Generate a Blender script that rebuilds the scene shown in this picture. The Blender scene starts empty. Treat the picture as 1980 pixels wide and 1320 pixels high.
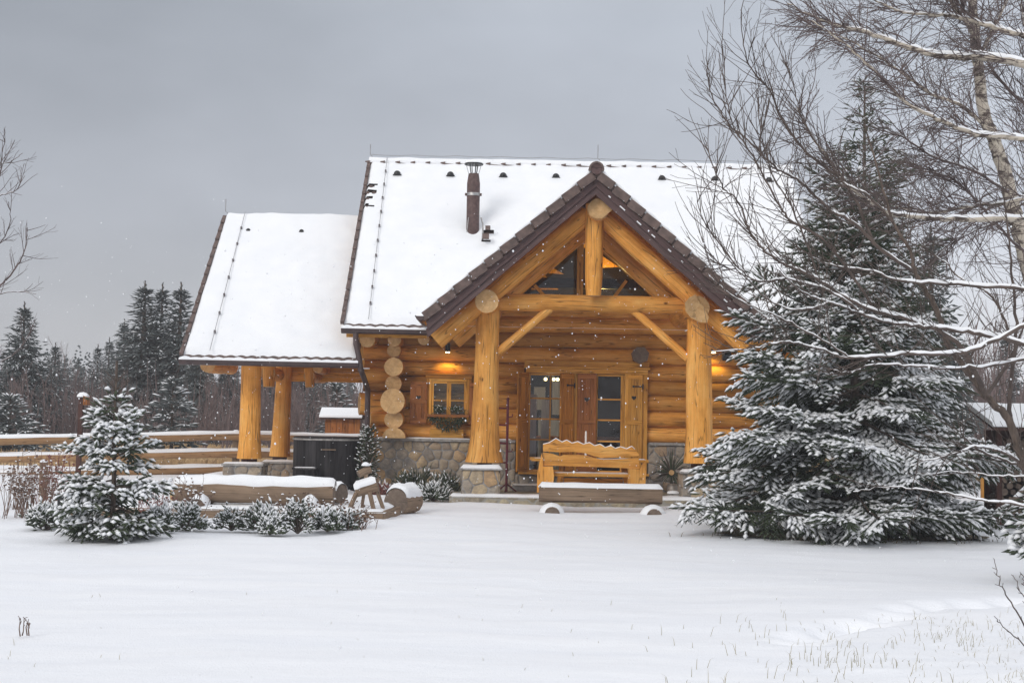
import bpy, math, random
import numpy as np
from mathutils import Vector, noise

rng = np.random.default_rng(11)
random.seed(11)
scene = bpy.context.scene
COL = scene.collection

# ------------------------------------------------------------------ camera
FPX = 2750.0
PITCH = math.atan(140 / FPX)
ROLL = math.radians(1.0)


def _rx(a):
    c, s = math.cos(a), math.sin(a)
    return np.array([[1, 0, 0], [0, c, -s], [0, s, c]])


def _rz(a):
    c, s = math.cos(a), math.sin(a)
    return np.array([[c, -s, 0], [s, c, 0], [0, 0, 1]])


RCAM = _rx(math.pi / 2 + PITCH) @ _rz(ROLL)
CAM = np.array([0, 0, 1.6])


def at(px, py, Y):
    """World point that the photograph shows at pixel (px, py), at distance Y in front of the camera."""
    d = RCAM @ np.array([(px - 990) / FPX, -(py - 660) / FPX, -1.0])
    return CAM + d * (Y / d[1])


def on_ground(px, py, z=0.0):
    d = RCAM @ np.array([(px - 990) / FPX, -(py - 660) / FPX, -1.0])
    return CAM + d * ((z - 1.6) / d[2])


cam_data = bpy.data.cameras.new("camera")
cam_data.lens = 50.0
cam_data.sensor_width = 36.0
cam_data.clip_start = 0.1
cam_data.clip_end = 3000
cam = bpy.data.objects.new("camera", cam_data)
COL.objects.link(cam)
from mathutils import Matrix
cam.matrix_world = Matrix.Translation((0, 0, 1.6)) @ Matrix([list(r) for r in RCAM]).to_4x4()
scene.camera = cam

# ------------------------------------------------------------------ materials
M = {}


def new_mat(name):
    m = bpy.data.materials.new(name)
    m.use_nodes = True
    nt = m.node_tree
    b = nt.nodes["Principled BSDF"]
    M[name] = m
    return nt, b


def N(nt, typ, **kw):
    n = nt.nodes.new(typ)
    for k, v in kw.items():
        if k in n.inputs:
            n.inputs[k].default_value = v
        else:
            setattr(n, k, v)
    return n


def L(nt, a, b):
    nt.links.new(a, b)


def coords(nt, kind="Object", scale=(1, 1, 1)):
    tc = N(nt, "ShaderNodeTexCoord")
    mp = N(nt, "ShaderNodeMapping")
    mp.inputs["Scale"].default_value = scale
    L(nt, tc.outputs[kind], mp.inputs["Vector"])
    return mp.outputs["Vector"]


def ramp(nt, fac, stops):
    r = N(nt, "ShaderNodeValToRGB")
    e = r.color_ramp.elements
    while len(e) < len(stops):
        e.new(0.5)
    for i, (p, c) in enumerate(stops):
        e[i].position = p
        e[i].color = (c[0], c[1], c[2], 1) if hasattr(c, "__len__") else (c, c, c, 1)
    L(nt, fac, r.inputs["Fac"])
    return r.outputs["Color"]


def mixc(nt, fac, a, b, mode="MIX"):
    m = N(nt, "ShaderNodeMix", data_type="RGBA", blend_type=mode)
    for sock, v in ((m.inputs[0], fac), (m.inputs[6], a), (m.inputs[7], b)):
        if isinstance(v, (int, float)):
            sock.default_value = v
        elif isinstance(v, tuple):
            sock.default_value = (v[0], v[1], v[2], 1)
        else:
            L(nt, v, sock)
    return m.outputs[2]


def bump(nt, b, h, strength=0.3, dist=0.02):
    n = N(nt, "ShaderNodeBump", Strength=strength, Distance=dist)
    L(nt, h, n.inputs["Height"])
    L(nt, n.outputs["Normal"], b.inputs["Normal"])


def noise_tex(nt, vec, scale, detail=4, rough=0.55):
    n = N(nt, "ShaderNodeTexNoise", Scale=scale, Detail=detail, Roughness=rough)
    L(nt, vec, n.inputs["Vector"])
    return n.outputs["Fac"]


def simple(name, c1, c2, scale=8, rough=0.7, bs=0.0, coord="Object", stretch=(1, 1, 1), detail=4, metal=0.0, bd=0.02, lo=0.35, hi=0.65):
    nt, b = new_mat(name)
    f = noise_tex(nt, coords(nt, coord, stretch), scale, detail)
    L(nt, ramp(nt, f, [(lo, c1), (hi, c2)]), b.inputs["Base Color"])
    b.inputs["Roughness"].default_value = rough
    b.inputs["Metallic"].default_value = metal
    if bs:
        bump(nt, b, f, bs, bd)
    return nt, b


def wood(name, dark, mid, light, rough=0.55, knots=True, grain=1.0, var=0.5, bs=0.35):
    """Wood whose grain runs along V of the UV map (metres)."""
    nt, b = new_mat(name)
    uv = coords(nt, "UV", (1, 1, 1))
    g = noise_tex(nt, coords(nt, "UV", (26 * grain, 1.5, 1)), 1.0, 5, 0.6)
    g2 = noise_tex(nt, coords(nt, "UV", (70 * grain, 2.5, 1)), 1.0, 3, 0.6)
    blot = noise_tex(nt, coords(nt, "UV", (2.2, 1.1, 1)), 1.0, 4, 0.6)
    per = noise_tex(nt, coords(nt, "UV", (0.11, 0.045, 1)), 1.0, 1, 0.4)
    col = ramp(nt, g, [(0.25, dark), (0.5, mid), (0.75, light)])
    col = mixc(nt, 0.6, col, ramp(nt, blot, [(0.3, dark), (0.5, mid), (0.72, light)]))
    lines = ramp(nt, g2, [(0.30, 0.35), (0.40, 1.0)])
    col = mixc(nt, 0.5, col, lines, "MULTIPLY")
    v = ramp(nt, per, [(0.3, 1 - var * 0.6), (0.7, 1 + var * 0.5)])
    col = mixc(nt, 1.0, col, v, "MULTIPLY")
    if knots:
        vo = N(nt, "ShaderNodeTexVoronoi", Scale=1.0)
        L(nt, coords(nt, "UV", (3.2, 1.6, 1)), vo.inputs["Vector"])
        k = ramp(nt, vo.outputs["Distance"], [(0.035, 1.0), (0.085, 0.0)])
        col = mixc(nt, k, col, tuple(x * 0.35 for x in dark))
    crack = noise_tex(nt, coords(nt, "UV", (9 * grain, 0.5, 1)), 1.0, 2, 0.5)
    ck = ramp(nt, crack, [(0.486, 0.0), (0.5, 1.0), (0.514, 0.0)])
    col = mixc(nt, mixc(nt, 1.0, ck, (0.75, 0.75, 0.75), "MULTIPLY"), col, tuple(x * 0.3 for x in dark))
    L(nt, col, b.inputs["Base Color"])
    b.inputs["Roughness"].default_value = rough
    b.inputs["Specular IOR Level"].default_value = 0.14
    bump(nt, b, mixc(nt, 0.5, g, g2), bs, 0.01)
    return nt, b


def blo_(nt, tc):
    return noise_tex(nt, tc.outputs["Object"], 3.0, 3, 0.6)


def cut_end(name, c1, c2):
    """Sawn log end: growth rings round the UV origin."""
    nt, b = new_mat(name)
    tc = N(nt, "ShaderNodeTexCoord")
    ln = N(nt, "ShaderNodeVectorMath", operation="LENGTH")
    wob = noise_tex(nt, tc.outputs["UV"], 6, 2)
    L(nt, tc.outputs["UV"], ln.inputs[0])
    mu = N(nt, "ShaderNodeMath", operation="MULTIPLY_ADD")
    L(nt, ln.outputs["Value"], mu.inputs[0])
    mu.inputs[1].default_value = 480
    w2 = N(nt, "ShaderNodeMath", operation="MULTIPLY")
    L(nt, wob, w2.inputs[0])
    w2.inputs[1].default_value = 26
    L(nt, w2.outputs[0], mu.inputs[2])
    si = N(nt, "ShaderNodeMath", operation="SINE")
    L(nt, mu.outputs[0], si.inputs[0])
    fine = noise_tex(nt, tc.outputs["UV"], 14, 5, 0.7)
    col = ramp(nt, fine, [(0.3, c1), (0.7, c2)])
    rg = N(nt, "ShaderNodeMapRange")
    rg.inputs[1].default_value = -1
    L(nt, si.outputs[0], rg.inputs[0])
    col = mixc(nt, 0.38, col, rg.outputs[0], "MULTIPLY")
    # drying splits running out from the heart
    gr = N(nt, "ShaderNodeTexGradient", gradient_type="RADIAL")
    L(nt, tc.outputs["UV"], gr.inputs[0])
    gw = N(nt, "ShaderNodeMath", operation="MULTIPLY_ADD")
    L(nt, wob, gw.inputs[0])
    gw.inputs[1].default_value = 0.06
    L(nt, gr.outputs["Fac"], gw.inputs[2])
    sp_ = ramp(nt, gw.outputs[0], [(0.268, 0.0), (0.274, 1.0), (0.282, 0.0), (0.60, 0.0), (0.604, 0.8), (0.609, 0.0), (0.82, 0.0), (0.823, 0.6), (0.827, 0.0)])
    big_ = ramp(nt, blo_(nt, tc), [(0.3, 0.72), (0.7, 1.1)])
    col = mixc(nt, 1.0, col, big_, "MULTIPLY")
    col = mixc(nt, sp_, col, tuple(x * 0.22 for x in c1))
    L(nt, col, b.inputs["Base Color"])
    b.inputs["Roughness"].default_value = 0.8
    bump(nt, b, fine, 0.2, 0.005)


# snow
nt, b = new_mat("snow")
v = coords(nt, "Object")
n1 = noise_tex(nt, coords(nt, "Object", (1, 1, 1)), 2.2, 6, 0.6)
n2 = noise_tex(nt, v, 42, 3, 0.6)
L(nt, ramp(nt, n1, [(0.3, (0.83, 0.845, 0.87)), (0.7, (0.885, 0.89, 0.90))]), b.inputs["Base Color"])
b.inputs["Roughness"].default_value = 0.75
b.inputs["Specular IOR Level"].default_value = 0.15
bump(nt, b, mixc(nt, 0.35, n1, n2), 0.35, 0.05)

nt, b = new_mat("snow_field")
v = coords(nt, "Object")
n0 = noise_tex(nt, coords(nt, "Object", (0.22, 1.5, 1)), 1.6, 5, 0.55)
n1 = noise_tex(nt, coords(nt, "Object", (0.8, 2.4, 1)), 3.2, 6, 0.6)
n2 = noise_tex(nt, v, 60, 3, 0.6)
L(nt, ramp(nt, n0, [(0.3, (0.84, 0.855, 0.89)), (0.7, (0.885, 0.892, 0.912))]), b.inputs["Base Color"])
b.inputs["Roughness"].default_value = 0.7
b.inputs["Specular IOR Level"].default_value = 0.15
bump(nt, b, mixc(nt, 0.25, mixc(nt, 0.5, n0, n1), n2), 0.5, 0.07)

wood("log_honey", (0.34, 0.125, 0.02), (0.77, 0.345, 0.068), (0.93, 0.55, 0.18), rough=0.45, var=0.4, bs=0.6)
wood("log_wall", (0.22, 0.082, 0.014), (0.65, 0.285, 0.055), (0.84, 0.455, 0.135), rough=0.5, var=0.85, bs=0.6)
wood("plank_honey", (0.38, 0.155, 0.022), (0.68, 0.325, 0.06), (0.82, 0.45, 0.12), rough=0.5, var=0.5)
wood("plank_red", (0.19, 0.06, 0.016), (0.33, 0.12, 0.035), (0.42, 0.18, 0.06), rough=0.5, var=0.4)
wood("plank_amber", (0.28, 0.095, 0.012), (0.50, 0.20, 0.03), (0.62, 0.285, 0.055), rough=0.5, var=0.4)
wood("weathered", (0.12, 0.085, 0.06), (0.25, 0.175, 0.12), (0.36, 0.26, 0.18), rough=0.8, grain=1.2, var=0.35, bs=0.6)
wood("fence_wood", (0.18, 0.105, 0.055), (0.34, 0.20, 0.10), (0.46, 0.29, 0.15), rough=0.8, var=0.4)
wood("dark_timber", (0.04, 0.022, 0.018), (0.08, 0.04, 0.032), (0.12, 0.06, 0.05), rough=0.7, var=0.3, knots=False)
wood("tub_wood", (0.014, 0.012, 0.013), (0.034, 0.031, 0.032), (0.06, 0.056, 0.058), rough=0.6, var=0.9, knots=False)
M["tub_wood"].node_tree.nodes["Principled BSDF"].inputs["Specular IOR Level"].default_value = 0.08
wood("barge", (0.07, 0.042, 0.042), (0.12, 0.075, 0.072), (0.155, 0.105, 0.10), rough=0.6, var=0.3, knots=False)
cut_end("cut_wood", (0.62, 0.34, 0.12), (0.86, 0.56, 0.27))
cut_end("cut_grey", (0.14, 0.10, 0.075), (0.27, 0.20, 0.15))
simple("tile", (0.075, 0.05, 0.043), (0.15, 0.10, 0.085), 9, 0.7, 0.3)
simple("gutter_metal", (0.055, 0.035, 0.035), (0.085, 0.055, 0.052), 6, 0.4, metal=0.2)
simple("chimney_paint", (0.055, 0.027, 0.024), (0.11, 0.062, 0.055), 14, 0.6, 0.2)
simple("steel", (0.35, 0.34, 0.33), (0.6, 0.58, 0.56), 10, 0.3, metal=0.9)
simple("wire", (0.30, 0.30, 0.31), (0.4, 0.4, 0.41), 10, 0.5, metal=0.5)
simple("black_metal", (0.012, 0.012, 0.013), (0.03, 0.029, 0.03), 20, 0.45, metal=0.3)
simple("maroon_metal", (0.10, 0.008, 0.018), (0.17, 0.018, 0.03), 12, 0.5)
simple("mortar_cap", (0.22, 0.205, 0.19), (0.36, 0.34, 0.32), 14, 0.85, 0.4)
simple("needle_dark", (0.018, 0.030, 0.014), (0.062, 0.082, 0.040), 3.5, 0.75)
simple("needle_mid", (0.03, 0.042, 0.022), (0.085, 0.095, 0.05), 3.0, 0.75)
simple("needle_far", (0.06, 0.073, 0.070), (0.125, 0.138, 0.135), 2.0, 0.85)  # frosted grey, lightened further so the colour carries distance haze
simple("bark", (0.05, 0.035, 0.026), (0.13, 0.095, 0.075), 22, 0.9, 0.5, stretch=(1, 1, 0.3))
simple("twig", (0.052, 0.037, 0.031), (0.115, 0.085, 0.07), 6, 0.8)
simple("twig_birch", (0.066, 0.045, 0.043), (0.145, 0.108, 0.10), 6, 0.8)
simple("brush", (0.12, 0.082, 0.075), (0.21, 0.155, 0.145), 3, 0.9)
simple("dry_stem", (0.10, 0.06, 0.045), (0.22, 0.14, 0.10), 12, 0.9)
simple("red_leaf", (0.13, 0.04, 0.035), (0.26, 0.10, 0.08), 20, 0.8)
simple("dry_grass", (0.33, 0.21, 0.10), (0.52, 0.36, 0.19), 1.3, 0.9)
simple("bare_soil", (0.05, 0.04, 0.022), (0.17, 0.13, 0.075), 9, 0.95, 0.5)
simple("blade", (0.22, 0.20, 0.12), (0.38, 0.34, 0.22), 3, 0.8)
simple("candle_wax", (0.8, 0.76, 0.7), (0.85, 0.8, 0.75), 5, 0.5)
simple("zinc", (0.3, 0.27, 0.24), (0.45, 0.41, 0.37), 12, 0.5, 0.2, metal=0.5)
simple("curtain", (0.62, 0.63, 0.66), (0.8, 0.8, 0.82), 14, 0.9, stretch=(4, 1, 0.3))
simple("room_dark", (0.018, 0.012, 0.009), (0.04, 0.026, 0.018), 2, 0.9)
simple("flower_red", (0.2, 0.02, 0.03), (0.35, 0.05, 0.06), 20, 0.8)

# birch bark: white with dark bands and scars
nt, b = new_mat("birch_bark")
a = noise_tex(nt, coords(nt, "Object", (2.2, 2.2, 5)), 2.0, 5, 0.7)
a2 = noise_tex(nt, coords(nt, "Object", (5, 5, 40)), 1.0, 3)
col = ramp(nt, a, [(0.42, (0.06, 0.042, 0.034)), (0.51, (0.50, 0.44, 0.36))])
col = mixc(nt, 0.35, col, ramp(nt, a2, [(0.35, 0.3), (0.5, 1.0)]), "MULTIPLY")
L(nt, col, b.inputs["Base Color"])
b.inputs["Roughness"].default_value = 0.8

# rubble stone with mortar joints
def stone(name, scale, cols, mortar, disp=0.35):
    nt, b = new_mat(name)
    v = coords(nt, "Object", (1.0, 1.0, 1.25))
    wn = N(nt, "ShaderNodeTexNoise", Scale=3.0, Detail=3)
    L(nt, v, wn.inputs["Vector"])
    va = N(nt, "ShaderNodeVectorMath", operation="MULTIPLY_ADD")
    L(nt, wn.outputs["Color"], va.inputs[0])
    va.inputs[1].default_value = (0.22, 0.22, 0.22)
    L(nt, v, va.inputs[2])
    e = N(nt, "ShaderNodeTexVoronoi", feature="DISTANCE_TO_EDGE", Scale=scale)
    c = N(nt, "ShaderNodeTexVoronoi", feature="F1", Scale=scale)
    L(nt, va.outputs[0], e.inputs["Vector"])
    L(nt, va.outputs[0], c.inputs["Vector"])
    sep = N(nt, "ShaderNodeSeparateColor")
    L(nt, c.outputs["Color"], sep.inputs[0])
    col = ramp(nt, sep.outputs[0], [(i / (len(cols) - 1), q) for i, q in enumerate(cols)])
    sp = noise_tex(nt, v, 16, 6, 0.7)
    col = mixc(nt, 0.75, col, ramp(nt, sp, [(0.3, 0.45), (0.65, 1.15)]), "MULTIPLY")
    edge = ramp(nt, e.outputs["Distance"], [(0.04, 0.0), (0.085, 1.0)])
    col = mixc(nt, edge, mortar, col)
    L(nt, col, b.inputs["Base Color"])
    b.inputs["Roughness"].default_value = 0.85
    hh = ramp(nt, e.outputs["Distance"], [(0.03, 0.0), (0.2, 1.0)])
    bump(nt, b, mixc(nt, 0.25, hh, sp), 0.8, 0.05)


stone("rubble", 4.2, [(0.27, 0.21, 0.15), (0.50, 0.29, 0.12), (0.34, 0.30, 0.26), (0.54, 0.39, 0.21), (0.22, 0.19, 0.175), (0.58, 0.45, 0.28)], (0.27, 0.26, 0.25))
stone("rubble_grey", 4.0, [(0.15, 0.13, 0.12), (0.30, 0.22, 0.14), (0.2, 0.18, 0.17), (0.33, 0.27, 0.2)], (0.26, 0.25, 0.24))
nt, b = new_mat("stone_face")
tc_ = N(nt, "ShaderNodeTexCoord")
sx_ = N(nt, "ShaderNodeSeparateXYZ")
L(nt, tc_.outputs["UV"], sx_.inputs[0])
cst = ramp(nt, sx_.outputs[0], [(0.0, (0.17, 0.155, 0.145)), (0.15, (0.30, 0.27, 0.245)), (0.3, (0.23, 0.20, 0.18)), (0.42, (0.42, 0.33, 0.24)), (0.52, (0.28, 0.265, 0.25)), (0.64, (0.55, 0.32, 0.13)), (0.76, (0.34, 0.30, 0.26)), (0.88, (0.56, 0.42, 0.25)), (1.0, (0.44, 0.27, 0.13))])
spk = noise_tex(nt, coords(nt, "Object", (1, 1, 1.3)), 13, 6, 0.7)
spb = noise_tex(nt, coords(nt, "Object"), 4.5, 3, 0.6)
cst = mixc(nt, 0.85, cst, ramp(nt, spk, [(0.3, 0.4), (0.62, 1.15)]), "MULTIPLY")
cst = mixc(nt, 0.35, cst, ramp(nt, spb, [(0.35, (0.16, 0.15, 0.145)), (0.6, (0.46, 0.36, 0.24))]))
L(nt, cst, b.inputs["Base Color"])
b.inputs["Roughness"].default_value = 0.85
bump(nt, b, spk, 0.7, 0.03)
simple("mortar", (0.19, 0.18, 0.17), (0.34, 0.325, 0.31), 11, 0.9, 0.6)
stone("slab_stone", 3.2, [(0.33, 0.27, 0.18), (0.45, 0.38, 0.26), (0.28, 0.24, 0.19)], (0.3, 0.28, 0.24))

# window glass: see through, with the reflection real glass has
nt, b = new_mat("glass")
nt.nodes.remove(b)
out = nt.nodes["Material Output"]
tr = N(nt, "ShaderNodeBsdfTransparent")
tr.inputs[0].default_value = (0.72, 0.77, 0.82, 1)
gl = N(nt, "ShaderNodeBsdfGlossy", Roughness=0.03)
fr = N(nt, "ShaderNodeFresnel", IOR=1.5)
ad = N(nt, "ShaderNodeMath", operation="MULTIPLY_ADD", use_clamp=True)
L(nt, fr.outputs[0], ad.inputs[0])
ad.inputs[1].default_value = 0.8
ad.inputs[2].default_value = 0.0
ms = N(nt, "ShaderNodeMixShader")
L(nt, ad.outputs[0], ms.inputs[0])
L(nt, tr.outputs[0], ms.inputs[1])
L(nt, gl.outputs[0], ms.inputs[2])
L(nt, ms.outputs[0], out.inputs[0])


def emissive(name, col, s):
    nt, b = new_mat(name)
    b.inputs["Base Color"].default_value = (*col, 1)
    b.inputs["Emission Color"].default_value = (*col, 1)
    b.inputs["Emission Strength"].default_value = s


emissive("lamp_glow", (1.0, 0.75, 0.35), 14)
emissive("bulb_glow", (1.0, 0.76, 0.36), 6)


# ------------------------------------------------------------------ mesh builder
def unit(a):
    return a / (np.linalg.norm(a, axis=-1, keepdims=True) + 1e-12)


ORIGIN = {}


class MB:
    def __init__(self):
        self.v, self.f, self.n = [], [], 0

    def add(self, verts, faces, uv, m=0, smooth=True):
        verts = np.asarray(verts, float).reshape(-1, 3)
        faces = np.asarray(faces, int)
        self.v.append(verts)
        if uv is None:
            uv = np.zeros(faces.shape + (2,))
        self.f.append((faces + self.n, np.asarray(uv, float), m, smooth))
        self.n += len(verts)

    def tube(self, pts, rad, n=10, m=0, cap=None, smooth=True, facet=0.0, oval=1.0):
        """Round bar along pts; cap = material of the sawn ends."""
        pts = np.asarray(pts, float)
        k = len(pts)
        rad = np.broadcast_to(np.asarray(rad, float), (k,))
        t = np.zeros_like(pts)
        t[1:-1] = pts[2:] - pts[:-2]
        t[0] = pts[1] - pts[0]
        t[-1] = pts[-1] - pts[-2]
        t = unit(t)
        ref = np.array([0, 1.0, 0]) if abs(t[0, 1]) < 0.8 else np.array([0, 0, -1.0])
        a = unit(ref - t * (t @ ref)[:, None])
        c = np.cross(t, a)
        th = np.arange(n) / n * 2 * math.pi
        ring = a[:, None, :] * np.cos(th)[None, :, None] + c[:, None, :] * np.sin(th)[None, :, None] * oval
        rm = np.broadcast_to(rad[:, None], (k, n))
        if facet:
            q1, q2 = rng.normal(0, facet, n), rng.normal(0, facet, n)
            w_ = np.sin(np.linspace(0, 3.0 * k / 9, k))[:, None]
            rm = rm * (1 + q1[None] * (0.6 + 0.4 * w_) + q2[None] * 0.6 * w_ + rng.normal(0, facet * 0.35, (k, n)))
        vv = pts[:, None, :] + ring * rm[:, :, None]
        s = np.concatenate([[0], np.cumsum(np.linalg.norm(np.diff(pts, axis=0), axis=1))])
        uo = rng.random(2) * 80
        circ = 2 * math.pi * float(rad.mean())
        i = np.arange(k - 1)[:, None]
        j = np.arange(n)[None, :]
        j2 = (j + 1) % n
        F = np.stack([i * n + j, i * n + j2, (i + 1) * n + j2, (i + 1) * n + j], -1).reshape(-1, 4)
        u0 = np.broadcast_to(j / n * circ, (k - 1, n))
        u1 = np.broadcast_to((j + 1) / n * circ, (k - 1, n))
        v0 = np.broadcast_to(s[:-1, None], (k - 1, n))
        v1 = np.broadcast_to(s[1:, None], (k - 1, n))
        UV = np.stack([np.stack([u0, v0], -1), np.stack([u1, v0], -1), np.stack([u1, v1], -1), np.stack([u0, v1], -1)], -2).reshape(-1, 4, 2) + uo
        self.add(vv.reshape(-1, 3), F, UV, m, smooth)
        if cap is not None:
            for e, flip in ((0, True), (k - 1, False)):
                rv = vv[e]
                cen = pts[e]
                loc = np.stack([(rv - cen) @ a[e], (rv - cen) @ c[e]], -1)
                ff, uu = [], []
                for q in range(n):
                    q2 = (q + 1) % n
                    tri = [q2, q, n] if flip else [q, q2, n]
                    ff.append(tri)
                    l2 = np.vstack([loc, [[0, 0]]])
                    uu.append([l2[x] for x in tri])
                self.add(np.vstack([rv, cen[None]]), ff, uu, cap, False)

    def log(self, p0, p1, r0, r1=None, n=20, m=0, cap=1, wob=0.02, seed=None, prof=None, oval=1.0, facet=0.013):
        """A hand-peeled log: slightly crooked, its girth swelling and shrinking along the length."""
        p0, p1 = np.asarray(p0, float), np.asarray(p1, float)
        r1 = r0 if r1 is None else r1
        ln = np.linalg.norm(p1 - p0)
        k = max(5, int(ln / 0.16) + 1)
        s = np.linspace(0, 1, k)
        ph = rng.random(6) * 6.28
        pts = p0 + (p1 - p0) * s[:, None]
        d = unit(p1 - p0)
        x = unit(np.cross(d, [0.3, 0.5, 0.8]))
        y = np.cross(d, x)
        off = wob * r0 * 1.4
        pts = pts + x * (np.sin(s * ln * 1.3 + ph[0]) * off)[:, None] + y * (np.sin(s * ln * 1.7 + ph[1]) * off)[:, None]
        r = (r0 + (r1 - r0) * s) * (1 + wob * (np.sin(s * ln * 3.1 + ph[2]) + 0.6 * np.sin(s * ln * 7.3 + ph[3])))
        if prof is not None:
            r = r * prof(s)
        self.tube(pts, r, n, m, cap, True, oval=oval, facet=facet)

    def box(self, c, size, m=0, R=None, uvaxis=None, taper=None):
        c, h = np.asarray(c, float), np.asarray(size, float) / 2
        sg = np.array([[x, y, z] for z in (-1, 1) for y in (-1, 1) for x in (-1, 1)], float)
        q = sg * h
        if R is not None:
            q = q @ np.asarray(R, float).T
        F = [[0, 2, 3, 1], [4, 5, 7, 6], [0, 1, 5, 4], [2, 6, 7, 3], [0, 4, 6, 2], [1, 3, 7, 5]]
        ax = int(np.argmax(h)) if uvaxis is None else uvaxis
        uo = rng.random(2) * 80
        UV = []
        for fi, f in enumerate(F):
            fixed = (2, 2, 1, 1, 0, 0)[fi]
            o = [a for a in (0, 1, 2) if a != fixed]
            if ax in o:
                o.remove(ax)
                ua, va = o[0], ax
            else:
                ua, va = o
            UV.append([[sg[i][ua] * h[ua] + uo[0] + fi * 0.37, sg[i][va] * h[va] + uo[1]] for i in f])
        self.add(q + c, F, UV, m, False)

    def span(self, x0, x1, y0, y1, z0, z1, m=0, uvaxis=None):
        self.box(((x0 + x1) / 2, (y0 + y1) / 2, (z0 + z1) / 2), (abs(x1 - x0), abs(y1 - y0), abs(z1 - z0)), m, None, uvaxis)

    def bar(self, p0, p1, w, h, m=0, up=(0, 0, 1)):
        """Square timber from p0 to p1, w wide and h high."""
        p0, p1 = np.asarray(p0, float), np.asarray(p1, float)
        d = unit(p1 - p0)
        x = unit(np.cross(d, np.asarray(up, float)))
        z = np.cross(x, d)
        self.box((p0 + p1) / 2, (w, np.linalg.norm(p1 - p0), h), m, np.stack([x, d, z], 1), 1)

    def prism(self, outline, mapf, t, m=0, side=None, smooth=False, uvswap=False):
        """Outline (2-D, any simple polygon) extruded by vector t; mapf maps 2-D to 3-D."""
        side = m if side is None else side
        P = np.array([mapf(a, b_) for a, b_ in outline], float)
        n = len(P)
        t = np.asarray(t, float)
        from mathutils.geometry import tessellate_polygon
        tris = tessellate_polygon([[Vector((float(a), float(b_), 0)) for a, b_ in outline]])
        o2 = np.asarray(outline, float) + rng.random(2) * 60
        if uvswap:
            o2 = o2[:, ::-1]
        F, UV = [], []
        for a, b_, c in tris:
            F.append([a, b_, c]); UV.append([o2[a], o2[b_], o2[c]])
        for a, b_, c in tris:
            F.append([c + n, b_ + n, a + n]); UV.append([o2[c], o2[b_], o2[a]])
        self.add(np.vstack([P, P + t]), F, UV, m, False)
        F, UV = [], []
        tl = float(np.linalg.norm(t))
        for i in range(n):
            j = (i + 1) % n
            F.append([i, j, j + n, i + n])
            UV.append([o2[i], o2[j], o2[j] + [tl, 0], o2[i] + [tl, 0]])
        self.add(np.vstack([P, P + t]), F, UV, side, smooth)

    def ball(self, c, r, m=0, nu=12, nv=8, sc=(1, 1, 1), rough=0.0, zmin=-1.0):
        th = np.arange(nu) / nu * 2 * math.pi
        ph = np.linspace(math.asin(max(-1, zmin)), math.pi / 2, nv + 1)
        v = np.stack([np.cos(ph)[:, None] * np.cos(th)[None], np.cos(ph)[:, None] * np.sin(th)[None], np.repeat(np.sin(ph)[:, None], nu, 1)], -1)
        if rough:
            v = v * (1 + rough * rng.standard_normal(v.shape[:2])[..., None])
        v = v * r * np.asarray(sc) + np.asarray(c)
        i = np.arange(nv)[:, None]
        j = np.arange(nu)[None]
        F = np.stack([i * nu + j, i * nu + (j + 1) % nu, (i + 1) * nu + (j + 1) % nu, (i + 1) * nu + j], -1).reshape(-1, 4)
        self.add(v.reshape(-1, 3), F, None, m, True)

    def grid(self, Pts, m=0, smooth=True, flip=False, uv=None):
        Pts = np.asarray(Pts, float)
        a, b_ = Pts.shape[:2]
        i = np.arange(a - 1)[:, None]
        j = np.arange(b_ - 1)[None]
        F = np.stack([i * b_ + j, i * b_ + j + 1, (i + 1) * b_ + j + 1, (i + 1) * b_ + j], -1).reshape(-1, 4)
        if flip:
            F = F[:, ::-1]
        UV = None
        if uv is not None:
            UV = np.asarray(uv).reshape(-1, 2)[F]
        self.add(Pts.reshape(-1, 3), F, UV, m, smooth)

    def build(self, name, mats, parent=None, bevel=0.0, kind=None, origin=None):
        me = bpy.data.meshes.new(name)
        V = np.vstack(self.v) if self.v else np.zeros((0, 3))
        o = np.zeros(3)
        if parent is not None:
            o = ORIGIN[parent.name]
        elif origin is not None:
            o = np.asarray(origin, float)
        me.vertices.add(len(V))
        me.vertices.foreach_set("co", (V - o).ravel())
        loops = np.concatenate([f.ravel() for f, _, _, _ in self.f])
        tot = np.concatenate([np.full(len(f), f.shape[1]) for f, _, _, _ in self.f])
        me.loops.add(len(loops))
        me.loops.foreach_set("vertex_index", loops.astype(np.int32))
        me.polygons.add(len(tot))
        st = np.concatenate([[0], np.cumsum(tot)[:-1]])
        me.polygons.foreach_set("loop_start", st.astype(np.int32))
        me.polygons.foreach_set("material_index", np.concatenate([np.full(len(f), m) for f, _, m, _ in self.f]).astype(np.int32))
        me.polygons.foreach_set("use_smooth", np.concatenate([np.full(len(f), s) for f, _, _, s in self.f]))
        uvl = me.uv_layers.new(name="UVMap")
        uvl.data.foreach_set("uv", np.concatenate([u.reshape(-1, 2) for _, u, _, _ in self.f]).ravel())
        me.update(calc_edges=True)
        me.validate()
        for q in ([mats] if isinstance(mats, str) else mats):
            me.materials.append(M[q])
        ob = bpy.data.objects.new(name, me)
        COL.objects.link(ob)
        if parent is not None:
            ob.parent = parent
        else:
            ob.location = o
        ORIGIN[ob.name] = o
        if bevel:
            bm_ = ob.modifiers.new("bevel", "BEVEL")
            bm_.width = bevel
            bm_.segments = 2
            bm_.limit_method = "ANGLE"
            bm_.angle_limit = math.radians(40)
        if kind:
            ob["kind"] = kind
        return ob


def tag(o, label, cat, group=None, kind=None):
    o["label"] = label
    o["category"] = cat
    if group:
        o["group"] = group
    if kind:
        o["kind"] = kind
    return o


def thing(name, loc, label, cat, group=None):
    o = bpy.data.objects.new(name, None)
    o.empty_display_size = 0.2
    o.location = [float(q) for q in loc]
    COL.objects.link(o)
    ORIGIN[o.name] = np.asarray(loc, float)
    return tag(o, label, cat, group)


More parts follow.
